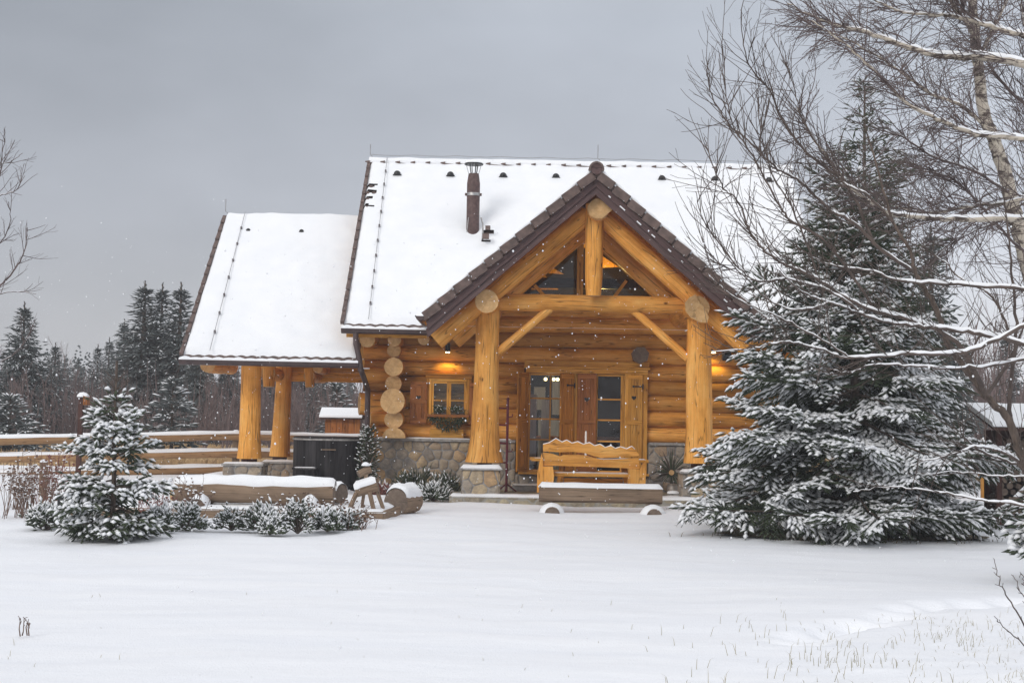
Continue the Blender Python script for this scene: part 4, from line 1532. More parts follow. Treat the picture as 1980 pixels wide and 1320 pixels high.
# ---- the carved settle on the porch
YB = 25.42
bw = lambda px, py, Y=YB: at(px, py, Y)
SB = thing("carved_bench", (bw(1144, 945)[0], YB, 0.15), "honey coloured plank bench with scalloped carved backrest on the porch", "bench")
toppts = [(1050, 859), (1062, 856), (1075, 848), (1087, 855), (1096, 851), (1106, 857), (1117, 854), (1128, 859), (1140, 856), (1150, 862), (1160, 859), (1170, 865), (1181, 862), (1190, 867), (1200, 864), (1212, 868), (1222, 863), (1230, 871), (1236, 879), (1232, 882), (1215, 882), (1196, 884), (1162, 885), (1148, 881), (1132, 876), (1108, 873), (1082, 874), (1066, 873), (1050, 872)]
midpts = [(1050, 874), (1070, 877), (1083, 882), (1090, 879), (1118, 879), (1132, 880), (1150, 885), (1165, 888), (1200, 887), (1235, 885), (1237, 906), (1195, 904), (1140, 902), (1070, 900), (1050, 900)]


def plank_from(pts, Y, t, m=0):
    def f(mb):
        P_ = [bw(a, b_, Y) for a, b_ in pts]
        mb.prism([(p[0], p[2]) for p in P_], lambda a, b_: (a, Y, b_), (0, t, 0), m, uvswap=True if False else False)
    return f


def rot_plank(pts, Y, t):
    """Plank traced as an outline; grain along X."""
    def f(mb):
        P_ = [bw(a, b_, Y) for a, b_ in pts]
        o = [(p[2], p[0]) for p in P_]
        mb.prism(o, lambda a, b_: (b_, Y, a), (0, t, 0), 0)
    return f


part(rot_plank(toppts, YB, 0.07), "backrest", "log_honey", SB, bevel=0.008)
part(rot_plank(midpts, YB + 0.005, 0.065), "back_plank", "log_honey", SB, bevel=0.008)


def bench_leg(pts):
    def f(mb):
        P_ = [bw(a, b_, YB + 0.02) for a, b_ in pts]
        mb.prism([(p[0], p[2]) for p in P_], lambda a, b_: (a, YB - 0.05, b_), (0, 0.09, 0), 0)
    return f


part(bench_leg([(1043, 893), (1048, 875), (1050, 901), (1069, 901), (1071, 920), (1068, 951), (1038, 951), (1039, 915)]), "leg", "log_honey", SB, bevel=0.01)
part(bench_leg([(1216, 905), (1237, 907), (1246, 888), (1248, 915), (1247, 950), (1211, 950), (1214, 925)]), "leg", "log_honey", SB, bevel=0.01)
for px in (1055, 1232):
    q = bw(px, 925, YB + 0.45)
    part(lambda mb: mb.span(q[0] - 0.11, q[0] + 0.11, YB + 0.42, YB + 0.50, 0.15, 0.55, 0, 2), "leg", "log_honey", SB, bevel=0.01)
q0, q1 = bw(1066, 913), bw(1220, 918)
part(lambda mb: mb.span(q0[0], q1[0], YB + 0.08, YB + 0.52, q0[2] - 0.07, q0[2], 0), "seat", "plank_honey", SB, bevel=0.01)
part(lambda mb: snow_on(mb, q0[0], q1[0], YB + 0.075, YB + 0.2, q0[2], 0.012, amp=1.0), "seat_snow", "snow", SB)


def bench_snow(mb):
    P_ = np.array([bw(a, b_, YB) for a, b_ in toppts[:18]])
    pts = []
    for a, b_ in zip(P_[:-1], P_[1:]):
        for s in np.linspace(0, 1, 4)[:-1]:
            pts.append(a + (b_ - a) * s)
    pts = np.array(pts)
    pts[:, 1] = YB + 0.03
    r = 0.012 + 0.008 * np.array([noise.noise(Vector((i * 0.4, 0, 8))) for i in range(len(pts))])
    mb.tube(pts + [0, 0, 0.004], np.clip(r, 0.004, 1), 8, 0)


part(bench_snow, "bench_snow", "snow", SB)

# ---- table behind it
YT = 26.35
t0, t1 = at(1027, 884, YT), at(1251, 886, YT)
TB = thing("garden_table", ((t0[0] + t1[0]) / 2, YT, 0.15), "plain plank table standing between the carved bench and the glazed doors", "table")
zt = t0[2]


def table_top(mb):
    for i in range(3):
        mb.span(t0[0] + (0, .03, -.02)[i], t1[0] + (0, -.02, .02)[i], YT - 0.36 + i * 0.24, YT - 0.125 + i * 0.24, zt - 0.055, zt, 0)


part(table_top, "table_top", "plank_honey", TB, bevel=0.008)
part(lambda mb: snow_on(mb, t0[0] + 0.02, t1[0] - 0.02, YT - 0.355, YT - 0.1, zt, 0.012, amp=1.2), "table_snow", "snow", TB)
for px in (1088, 1206):
    q = at(px, 925, YT)
    sx = 1 if px < 1150 else -1
    part(lambda mb: mb.bar((q[0] - sx * 0.10, YT - 0.1, 0.15), (q[0] + sx * 0.02, YT, zt - 0.056), 0.11, 0.08, 0, up=(0, 1, 0)), "leg", "plank_amber", TB, bevel=0.006)
q = at(1147, 926, YT)
part(lambda mb: mb.span(at(1090, 920, YT)[0], at(1204, 920, YT)[0], YT - 0.06, YT - 0.02, 0.36, 0.44, 0), "stretcher", "plank_amber", TB)
q = at(1133, 833, YT - 0.1)
cd = thing("candle", (q[0], YT - 0.1, zt), "thin white candle standing upright on the table behind the bench", "candle")
part(lambda mb: mb.tube([(q[0], YT - 0.1, zt), (q[0], YT - 0.1, q[2] - 0.02), (q[0], YT - 0.1, q[2])], [0.019, 0.018, 0.010], 12, 0, 0), "wax", "candle_wax", cd)
part(lambda mb: (mb.tube([(q[0], YT - 0.1, zt), (q[0], YT - 0.1, zt + 0.03), (q[0], YT - 0.1, zt + 0.05)], [0.06, 0.05, 0.025], 14, 0, 0), mb.tube([(q[0], YT - 0.1, q[2]), (q[0], YT - 0.1, q[2] + 0.015)], 0.002, 4, 0)), "holder", "black_metal", cd)

# ---- maroon stand beside the left post
Y = 26.7
g0, g1 = at(979, 948, Y), at(979, 771, Y)
MS_ = thing("garden_stand", (g0[0], Y, 0.15), "thin maroon metal stand with short side arms beside the left porch post", "metal stand")
part(lambda mb: (mb.tube([(g0[0], Y, 0.15), (g0[0], Y, g1[2])], 0.024, 8, 0, 0), mb.ball((g0[0], Y, g1[2]), 0.03, 0)), "pole", "maroon_metal", MS_)
for py, l, r in ((789, -0.22, 0.012), (822, -0.22, 0.014), (857, -0.18, 0.022), (894, -0.44, 0.016), (873, 0.10, 0.012), (806, 0.09, 0.012)):
    z = at(979, py, Y)[2]
    part(lambda mb: (mb.tube([(g0[0], Y, z), (g0[0] + l, Y - 0.03, z + 0.01), (g0[0] + l, Y - 0.03, z + 0.06)], r, 8, 0, 0),), "arm", "maroon_metal", MS_)
part(lambda mb: [mb.tube([(g0[0], Y, 0.3), (g0[0] + 0.2 * math.cos(a), Y + 0.2 * math.sin(a), 0.152)], 0.016, 6, 0) for a in (0.4, 2.5, 4.6)], "foot", "maroon_metal", MS_)

# ---- wall lamps
def wall_lamp(px, py0, py1, Y, label):
    a, b_ = at(px, py0, Y), at(px, py1, Y)
    t = thing("wall_lamp", (a[0], Y, b_[2]), label, "lamp", "lit wall lamps under the eaves")
    part(lambda mb: (mb.tube([(a[0], Y, a[2]), (a[0], Y, b_[2])], [0.045, 0.052], 16, 0, 0), mb.span(a[0] - 0.02, a[0] + 0.02, Y, 27.5, a[2] - 0.05, a[2] - 0.01, 0)), "lamp_shade", "black_metal", t)
    part(lambda mb: mb.tube([(a[0], Y, b_[2] - 0.004), (a[0], Y, b_[2] - 0.016)], 0.040, 14, 0, 0), "bulb", "lamp_glow", t)
    ld = bpy.data.lights.new("lamp_light", "SPOT")
    ld.energy = 20
    ld.color = (1.0, 0.76, 0.20)
    ld.spot_size = math.radians(105)
    ld.spot_blend = 0.8
    ld.shadow_soft_size = 0.04
    lo = bpy.data.objects.new("lamp_light", ld)
    COL.objects.link(lo)
    lo.location = (a[0], Y, b_[2] - 0.03)
    lo.rotation_euler = (math.radians(18), 0, 0)


wall_lamp(866, 663, 680, 27.30, "small black lit lamp on the log wall above the shuttered window")
wall_lamp(1380, 664, 681, 27.30, "small black lit lamp half hidden by the right porch post")
e = at(1405, 688, 27.15)
fl = thing("floodlight", (e[0], 27.15, e[2]), "black unlit box floodlight on the log wall right of the porch post", "floodlight")
part(lambda mb: (mb.box(e, (0.17, 0.12, 0.15), 0, _rx(0.5)), mb.tube([e, (e[0], 27.5, e[2] + 0.03)], 0.03, 8, 0)), "lamp_housing", "black_metal", fl, bevel=0.01)
part(lambda mb: mb.box((e[0], e[1] - 0.057, e[2] - 0.032), (0.14, 0.004, 0.11), 0, _rx(0.5)), "lens", "glass", fl)

# ---- light indoors
def point(loc, e_, col, size=0.1):
    ld = bpy.data.lights.new("room_light", "POINT")
    ld.energy = e_
    ld.color = col
    ld.shadow_soft_size = size
    o = bpy.data.objects.new("room_light", ld)
    COL.objects.link(o)
    o.location = loc


ch = at(1066, 734, 29.3)
CHN = thing("chandelier", (ch[0], 29.3, ch[2] + 0.5), "lit chandelier with warm glowing bulbs behind the left glazed door", "chandelier")


def chand(mb):
    mb.tube([(ch[0], 29.3, 3.3), (ch[0], 29.3, ch[2] + 0.1)], 0.012, 6, 0)
    for dx in (-0.12, 0.05, 0.13):
        mb.tube([(ch[0], 29.3, ch[2] + 0.15), (ch[0] + dx, 29.3, ch[2] - 0.02), (ch[0] + dx, 29.3, ch[2])], 0.01, 6, 0)


part(chand, "frame", "black_metal", CHN)
for dx in (-0.12, 0.05, 0.13):
    part(lambda mb: mb.ball((ch[0] + dx, 29.25, ch[2] + 0.01), 0.036, 0, 10, 6), "bulb", "bulb_glow", CHN)
point((ch[0], 29.0, 2.0), 40, (1.0, 0.72, 0.4))
point((1.75, 28.7, 4.15), 120, (1.0, 0.66, 0.18), 0.1)

# ---- hot tub and its step
ux0, ux1 = at(557, 900, 26.9)[0], at(700, 900, 26.9)[0]
ucx, uw = (ux0 + ux1) / 2, (ux1 - ux0) / 2
tubz = at(620, 848, 26.9)[2]
HT = thing("hot_tub", (ucx, 27.6, 0.15), "dark grey board clad hot tub standing in the open bay", "hot tub")


def tub(mb):
    n = 60
    a = np.arange(n) / n * 2 * math.pi
    k = 2.3
    px_ = np.sign(np.cos(a)) * np.abs(np.cos(a)) ** (2 / k) * uw
    py_ = np.sign(np.sin(a)) * np.abs(np.sin(a)) ** (2 / k) * 0.75
    for i in range(n):
        j = (i + 1) % n
        p, q_ = np.array([ucx + px_[i], 27.6 + py_[i], 0.15]), np.array([ucx + px_[j], 27.6 + py_[j], 0.15])
        p2, q2 = p + (q_ - p) * 0.03, q_ - (q_ - p) * 0.03
        u = rng.random() * 60
        mb.add([p2, q2, q2 + [0, 0, tubz - 0.17], p2 + [0, 0, tubz - 0.17]], [[0, 1, 2, 3]], [[(u, 0), (u + 0.1, 0), (u + 0.1, 0.8), (u, 0.8)]], 0, False)
    for z in (0.32, tubz - 0.12):
        pts = np.stack([ucx + px_ * 1.0, 27.6 + py_ * 1.0, np.full(n, z)], -1)
    ins = np.stack([ucx + px_ * 0.985, 27.6 + py_ * 0.985], -1)
    mb.grid(np.stack([np.c_[ins, np.full(n, 0.15)], np.c_[ins, np.full(n, tubz - 0.03)]]), 1, False)


part(tub, "tub_wall", ["tub_wood", "black_metal"], HT)


def tub_lid(mb):
    a = np.arange(48) / 48 * 2 * math.pi
    se = lambda f: [(float(np.sign(np.cos(t)) * abs(np.cos(t)) ** (2 / 2.3)) * uw * f, float(np.sign(np.sin(t)) * abs(np.sin(t)) ** (2 / 2.3)) * 0.75 * f) for t in a]
    mb.prism(se(1.03), lambda p, q_: (ucx + p, 27.6 + q_, tubz - 0.03), (0, 0, 0.03), 0)
    mb.prism(se(1.0), lambda p, q_: (ucx + p, 27.6 + q_, tubz + 0.002), (0, 0, 0.028), 1)


part(tub_lid, "lid", ["mortar_cap", "tub_wood"], HT, bevel=0.01)
part(lambda mb: mb.span(ux0 + 0.62, ux0 + 0.9, 26.81, 26.845, 0.86, 0.88, 0), "handle", "weathered", HT)
sx0, sx1 = at(560, 915, 26.6)[0], at(612, 915, 26.6)[0]
TS = thing("tub_step", (sx0, 26.6, 0.2), "dark two tread wooden step leaning against the hot tub", "step")
part(lambda mb: (mb.span(sx0 - 0.05, sx1 + 0.0, 26.25, 26.52, 0.30, 0.335, 0), mb.span(sx0 + 0.05, sx1, 26.53, 26.80, 0.50, 0.535, 0)), "tread", "tub_wood", TS)
part(lambda mb: (mb.span(sx0 - 0.03, sx0 + 0.01, 26.28, 26.8, 0.13, 0.30, 0), mb.span(sx1 - 0.05, sx1 - 0.01, 26.28, 26.8, 0.13, 0.497, 0)), "side_panel", "tub_wood", TS)
part(lambda mb: (snow_on(mb, sx0 - 0.05, sx1, 26.245, 26.5, 0.335, 0.018), snow_on(mb, sx0 + 0.05, sx1, 26.525, 26.7, 0.535, 0.014)), "step_snow", "snow", TS)

# ---- little well-house behind the tub
Y = 36.5
h0, h1 = at(620, 800, Y), at(700, 806, Y)
zt, zb_, zg = at(655, 790, Y)[2], at(655, 808, Y)[2], 0.2
SH = thing("garden_hut", ((h0[0] + h1[0]) / 2, Y, zg), "small reddish board hut with thick snow on its roof behind the hot tub", "hut")


def hut(mb):
    n = 6
    for i in range(n):
        w = (h1[0] - h0[0] - 0.16) / n
        mb.span(h0[0] + 0.12 + i * w, h0[0] + 0.12 + (i + 0.95) * w, Y, Y + 0.04, zg, zb_ + 0.02, 0, 2)
    mb.span(h0[0] + 0.13, h1[0] - 0.05, Y + 0.05, Y + 0.7, zg, zb_ - 0.02, 1)


part(hut, "wall", ["plank_red", "dark_timber"], SH)
part(lambda mb: mb.prism([(-0.14, zb_ - 0.03), (0.36, zt - 0.05), (0.86, zb_ - 0.03), (0.86, zb_), (0.36, zt - 0.02), (-0.14, zb_)], lambda a, b_: (h0[0], Y + a, b_), (h1[0] - h0[0], 0, 0), 0), "roof", "dark_timber", SH)
part(lambda mb: mb.prism([(-0.16, zb_ + 0.002), (0.36, zt - 0.018), (0.88, zb_ + 0.002), (0.87, zb_ + 0.06), (0.36, zt + 0.04), (-0.15, zb_ + 0.06)], lambda a, b_: (h0[0] - 0.02, Y + a, b_), (h1[0] - h0[0] + 0.03, 0, 0), 0), "snow_cover", "snow", SH, bevel=0.025)

# ---- reindeer made of logs
Y = 21.2
R_ = lambda px, py, dy=0.0: at(px, py, Y + dy)
dz = 0.17
RD = thing("log_reindeer", (R_(705, 985)[0], Y, dz), "rustic log reindeer figure with snowy back at the corner of the raised bed", "garden figure")
part(lambda mb: mb.log(R_(688, 950), R_(730, 936), 0.088, 0.10, n=18), "body", ["weathered", "cut_grey"], RD)
part(lambda mb: mb.log(R_(706, 945), R_(708, 916), 0.032, n=12), "neck", ["weathered", "cut_grey"], RD)
part(lambda mb: mb.log(R_(693, 917, -0.03), R_(715, 906, 0.05), 0.052, 0.062, n=16), "head", ["weathered", "cut_grey"], RD)
for (ax, ay, bx, by, dy, r) in ((689, 953, 675, 984, -0.10, 0.034), (704, 952, 700, 982, 0.08, 0.028), (714, 950, 722, 986, -0.10, 0.034), (728, 946, 741, 988, 0.08, 0.034)):
    a, b_ = R_(ax, ay, dy * 0.5), R_(bx, by, dy)
    b_[2] = dz - 0.01
    part(lambda mb: mb.log(a, b_, r, r * 0.9, n=12, wob=0.05), "leg", ["weathered", "cut_grey"], RD)
part(lambda mb: (log_snow(mb, R_(688, 950), R_(730, 936), 0.10, 0.055), mb.ball(R_(707, 900, 0.0), 0.07, 0, 12, 6, (0.9, 0.8, 0.8), zmin=0.0)), "back_snow", "snow", RD)
part(lambda mb: mb.tube([R_(726, 938), R_(735, 912)], [0.012, 0.006], 6, 0), "tail", "dry_stem", RD)
part(lambda mb: [mb.tube([R_(709, 903), R_(709 + s * 9, 892), R_(709 + s * 14, 880)], [0.008, 0.006, 0.003], 5, 0) for s in (-1, 1)], "antler", "dry_stem", RD)

# ---- round log on the snow
Y = 22.4
c = at(766, 970, Y)
RL = thing("round_log", (c[0], Y, 0), "short thick round log lying on the snow right of the raised bed, snow on top", "log")
dv = np.array([0.22, 0.5, 0])
part(lambda mb: mb.log(c, c + dv, 0.205, 0.20, n=26, wob=0.02), "log_body", ["weathered", "cut_grey"], RL)
part(lambda mb: log_snow(mb, c - dv * 0.02, c + dv, 0.205, 0.085, ang=1.2), "log_snow", "snow", RL)

# ---- post with a nest box, fence stub, bed lantern
Y = 30.5
p0, p1 = at(151, 905, Y), at(158, 768, Y)
NB = thing("bird_box_post", (p0[0], Y, 0), "tall dark brown post with a small box on top behind the small spruce", "post")
part(lambda mb: mb.bar((p0[0], Y, -0.1), (p1[0], Y, p1[2]), 0.10, 0.10, 0, up=(0, 1, 0)), "post", "dark_timber", NB, bevel=0.008)
q = at(165, 772, Y - 0.02)
part(lambda mb: (mb.span(q[0] - 0.02, q[0] + 0.07, Y - 0.12, Y + 0.1, q[2] - 0.12, q[2] + 0.09, 0),), "nest_box", "plank_red", NB, bevel=0.008)
part(lambda mb: mb.ball((p1[0] + 0.03, Y, p1[2] + 0.02), 0.13, 0, 12, 6, (1, 0.9, 0.7), 0.04, zmin=-0.1), "snow_cap", "snow", NB)
Y = 23.2
q, q2 = at(85, 893, Y), at(85, 930, Y)
FS = thing("timber_stub", (q[0], Y, 0), "short stout wooden post with snow on top among the dry plants", "post")
part(lambda mb: mb.log((q[0], Y, -0.1), (q[0], Y, q[2]), 0.065, n=16), "post", ["weathered", "cut_grey"], FS)
part(lambda mb: mb.ball((q[0], Y, q[2]), 0.065, 0, 12, 5, (1, 1, 0.7), 0.03, zmin=0), "snow_cap", "snow", FS)
Y = 19.8
q = at(117, 970, Y)
BL = thing("path_lantern", (q[0], Y, 0), "small dark square lantern with a snow cap left of the small spruce", "lantern")
part(lambda mb: (mb.span(q[0] - 0.035, q[0] + 0.035, Y - 0.035, Y + 0.035, q[2] - 0.07, q[2] + 0.07, 0), mb.span(q[0] - 0.012, q[0] + 0.012, Y - 0.012, Y + 0.012, -0.05, q[2] - 0.07, 0)), "lantern_body", "black_metal", BL, bevel=0.006)
part(lambda mb: mb.ball((q[0] - 0.02, Y, q[2] + 0.07), 0.055, 0, 12, 5, (1.1, 1, 0.6), 0.03, zmin=0), "snow_cap", "snow", BL)

# ---- twig wreath and can at the right of the doors
Y = 26.9
q = at(1298, 913, Y)
TW = thing("twig_wreath", (q[0], Y, 0.15), "dark star of fir twigs round a sawn wooden disc against the stone wall", "wreath")
part(lambda mb: mb.tube([(q[0], Y - 0.05, q[2]), (q[0], Y, q[2])], 0.05, 14, 0, 0), "disc", "cut_wood", TW)


def wreath(mb):
    for i in range(110):
        a = rng.random() * 6.28
        l = rng.uniform(0.12, 0.36) * (1.25 if math.sin(a) > 0.5 else 1)
        p = np.array([q[0] + 0.04 * math.cos(a), Y - 0.02, q[2] + 0.04 * math.sin(a)])
        d = np.array([math.cos(a), rng.uniform(-0.35, 0.25), math.sin(a)])
        mb.tube([p, p + d * l * 0.5 + [0, 0, 0.02], p + d * l], [0.008, 0.007, 0.003], 4, int(rng.random() < 0.4))


part(wreath, "twigs", ["needle_dark", "twig"], TW)
Y = 26.2
q = at(1300, 948, Y)
ZP = thing("zinc_can", (q[0], Y, 0.15), "dented grey zinc can standing before the twig star", "can")
part(lambda mb: mb.tube([(q[0], Y, 0.15), (q[0], Y, 0.30), (q[0], Y, 0.36), (q[0], Y, 0.37)], [0.10, 0.105, 0.09, 0.10], 18, 0, 0), "can_body", "zinc", ZP)
q = at(1302, 957, 25.8)
ZB = thing("rock", (q[0], 25.8, 0.15), "loose grey stone with a snow crust on the porch floor", "stone")
part(lambda mb: mb.ball((q[0] + 0.03, 25.8, 0.19), 0.13, 0, 12, 8, (1.1, 0.7, 0.5), 0.06), "stone_body", "mortar_cap", ZB)
part(lambda mb: mb.ball((q[0], 25.78, 0.22), 0.12, 0, 12, 6, (1.0, 0.7, 0.42), 0.05, zmin=0), "snow_cap", "snow", ZB)
# flowers in the window rail, and greenery hanging below


# ---- fences
def rail_fence(name, p, q, zs, posts, label, w=0.10):
    p, q = np.asarray(p, float), np.asarray(q, float)
    t = thing(name, ((p[0] + q[0]) / 2, (p[1] + q[1]) / 2, float(ground_z((p[0] + q[0]) / 2, (p[1] + q[1]) / 2))), label, "fence")
    for z0, z1 in zs:
        a, b_ = np.array([p[0], p[1], z0]), np.array([q[0], q[1], z1])
        r_ = part(lambda mb: mb.log(a, b_, w, w * 0.95, n=14, wob=0.04), "rail", ["fence_wood", "cut_wood"], t)
        part(lambda mb: log_snow(mb, a, b_, w, 0.035, ang=0.95), "rail_snow", "snow", r_)
    for s in posts:
        c_ = p + (q - p) * s + np.array([0, 0.14])
        g = float(ground_z(c_[0], c_[1]))
        ht = max(z0 + (z1 - z0) * s for z0, z1 in zs) + 0.1
        po = part(lambda mb: mb.log((c_[0], c_[1], g - 0.1), (c_[0], c_[1], ht), 0.085, n=14), "post", ["weathered", "cut_grey"], t)
        part(lambda mb: mb.ball((c_[0], c_[1], ht), 0.085, 0, 10, 5, (1, 1, 0.6), 0.03, zmin=0), "snow_cap", "snow", po)
    return t


fa, fb = at(-60, 845, 32), at(462, 840, 33.5)
rows = [((-60, 853, 32), (462, 843, 33.5)), ((-60, 888, 32), (462, 876, 33.5)), ((-60, 920, 32), (462, 906, 33.5))]
rail_fence("rail_fence", fa[:2], fb[:2], [(at(*a)[2], at(*b_)[2]) for a, b_ in rows], (0.02, 0.40, 0.985), "rustic rail fence of three half logs capped with snow left of the cabin")
ga, gb = at(466, 840, 33.4), at(760, 846, 36)
rows = [((466, 843, 33.4), (760, 851, 36)), ((466, 876, 33.4), (760, 882, 36)), ((466, 906, 33.4), (760, 910, 36))]
rail_fence("rail_fence", ga[:2], gb[:2], [(at(*a)[2], at(*b_)[2]) for a, b_ in rows], (0.985,), "rustic rail fence continuing behind the posts of the open bay")
Y = 30.0
fa, fb = at(1880, 905, Y), at(2040, 912, Y)
t = rail_fence("plank_fence", fa[:2], fb[:2], [(at(1880, 872, Y)[2], at(2040, 872, Y)[2]), (at(1880, 912, Y)[2], at(2040, 914, Y)[2])], (), "yellow plank fence with a square post seen beside the wood shed", 0.10)
q = at(1903, 850, Y)
part(lambda mb: mb.span(q[0] - 0.07, q[0] + 0.07, Y - 0.12, Y + 0.02, 0, q[2], 0), "post", "plank_honey", t)
part(lambda mb: mb.ball((q[0], Y - 0.05, q[2]), 0.09, 0, 10, 5, (1, 1, 0.6), 0.03, zmin=0), "snow_cap", "snow", t)

# ---- wood shed at the right edge
Y = 21.5
w0, w1 = at(1924, 900, Y), at(2080, 900, Y)
wt = at(1960, 832, Y)[2]
WS = thing("wood_shed", ((w0[0] + w1[0]) / 2, Y, 0), "open shed stacked with dark brown firewood at the right edge", "shed")


def stack(mb):
    z = 0.08
    row = 0
    while z < wt - 0.12:
        x = w0[0] + 0.1 + (row % 2) * 0.05
        while x < w1[0] - 0.1:
            r = rng.uniform(0.035, 0.062)
            a = np.sort(rng.random(rng.integers(3, 7)) * 6.28) if rng.random() < 0.6 else np.arange(8) / 8 * 6.28
            o = [(r * math.cos(t_), r * math.sin(t_)) for t_ in a] if len(a) > 4 and np.max(np.diff(a)) < 2.6 else [(r * math.cos(t_), r * math.sin(t_)) for t_ in (0.3, 2.0, 3.6, 5.1)]
            dy = rng.uniform(-0.05, 0.05)
            mb.prism(o, lambda p, q_: (x + p, Y + dy, z + q_), (0, 0.4, 0), 1 if rng.random() < 0.7 else 0, 0)
            x += r * 2 + 0.01
        z += 0.095
        row += 1


part(stack, "firewood", ["bark", "cut_grey"], WS)
part(lambda mb: (mb.span(w0[0], w0[0] + 0.08, Y - 0.08, Y, -0.1, wt, 0), mb.span(w1[0] - 0.08, w1[0], Y - 0.08, Y, -0.1, wt, 0), mb.span(w0[0], w1[0], Y + 0.45, Y + 0.5, 0, wt, 0)), "frame", "dark_timber", WS)
part(lambda mb: mb.prism([(-0.3, wt), (0.9, wt + 0.3), (0.9, wt + 0.34), (-0.3, wt + 0.04)], lambda a, b_: (w0[0] - 0.12, Y + a, b_), (w1[0] - w0[0] + 0.3, 0, 0), 0), "roof", "dark_timber", WS)
part(lambda mb: mb.prism([(-0.32, wt + 0.045), (0.9, wt + 0.345), (0.9, wt + 0.43), (-0.30, wt + 0.12)], lambda a, b_: (w0[0] - 0.14, Y + a, b_), (w1[0] - w0[0] + 0.3, 0, 0), 0), "snow_cover", "snow", WS, bevel=0.03)
# ================================================================== plants
def spindles(mb, p0, p1, r, m, rise=0.0, flat=0.7, mid=0.4):
    """Many needle sleeves (or snow pads) at once: slim four-sided spindles."""
    p0, p1 = np.asarray(p0, float), np.asarray(p1, float)
    r = np.asarray(r, float)[:, None]
    ax = unit(p1 - p0)
    side = unit(np.cross(ax, np.array([0, 0, 1.0]) + 1e-3))
    up = np.cross(side, ax)
    off = np.array([0, 0, 1.0]) * r * rise
    c = p0 + (p1 - p0) * mid + off
    V = np.stack([p0 + off, c + side * r, c + up * r * flat, c - side * r, c - up * r * flat * (1 if rise == 0 else 0.25), p1 + off], 1)
    n = len(p0)
    T = np.array([[0, 1, 2], [0, 2, 3], [0, 3, 4], [0, 4, 1], [5, 2, 1], [5, 3, 2], [5, 4, 3], [5, 1, 4]])
    F = (np.arange(n)[:, None, None] * 6 + T[None]).reshape(-1, 3)
    mb.add(V.reshape(-1, 3), F, None, m, rise > 0)


def needles(mb, p0, p1, r, m, k, ln):
    """Loose needles standing off each shoot."""
    n = len(p0)
    ax = unit(p1 - p0)
    side = unit(np.cross(ax, np.array([0, 0, 1.0]) + 1e-3))
    up = np.cross(side, ax)
    t = rng.uniform(0.05, 1.0, (n, k))
    a = rng.uniform(0, 6.28, (n, k))
    b_ = p0[:, None] + (p1 - p0)[:, None] * t[..., None]
    o = side[:, None] * np.cos(a)[..., None] + up[:, None] * np.sin(a)[..., None]
    tip = b_ + (o * 0.85 + ax[:, None] * 0.75) * (ln * rng.uniform(0.7, 1.3, (n, k)))[..., None]
    w = ax[:, None] * 0.0035
    V = np.stack([b_ - w, b_ + w, tip], 2).reshape(-1, 3)
    F = np.arange(len(V)).reshape(-1, 3)
    mb.add(V, F, None, m, False)


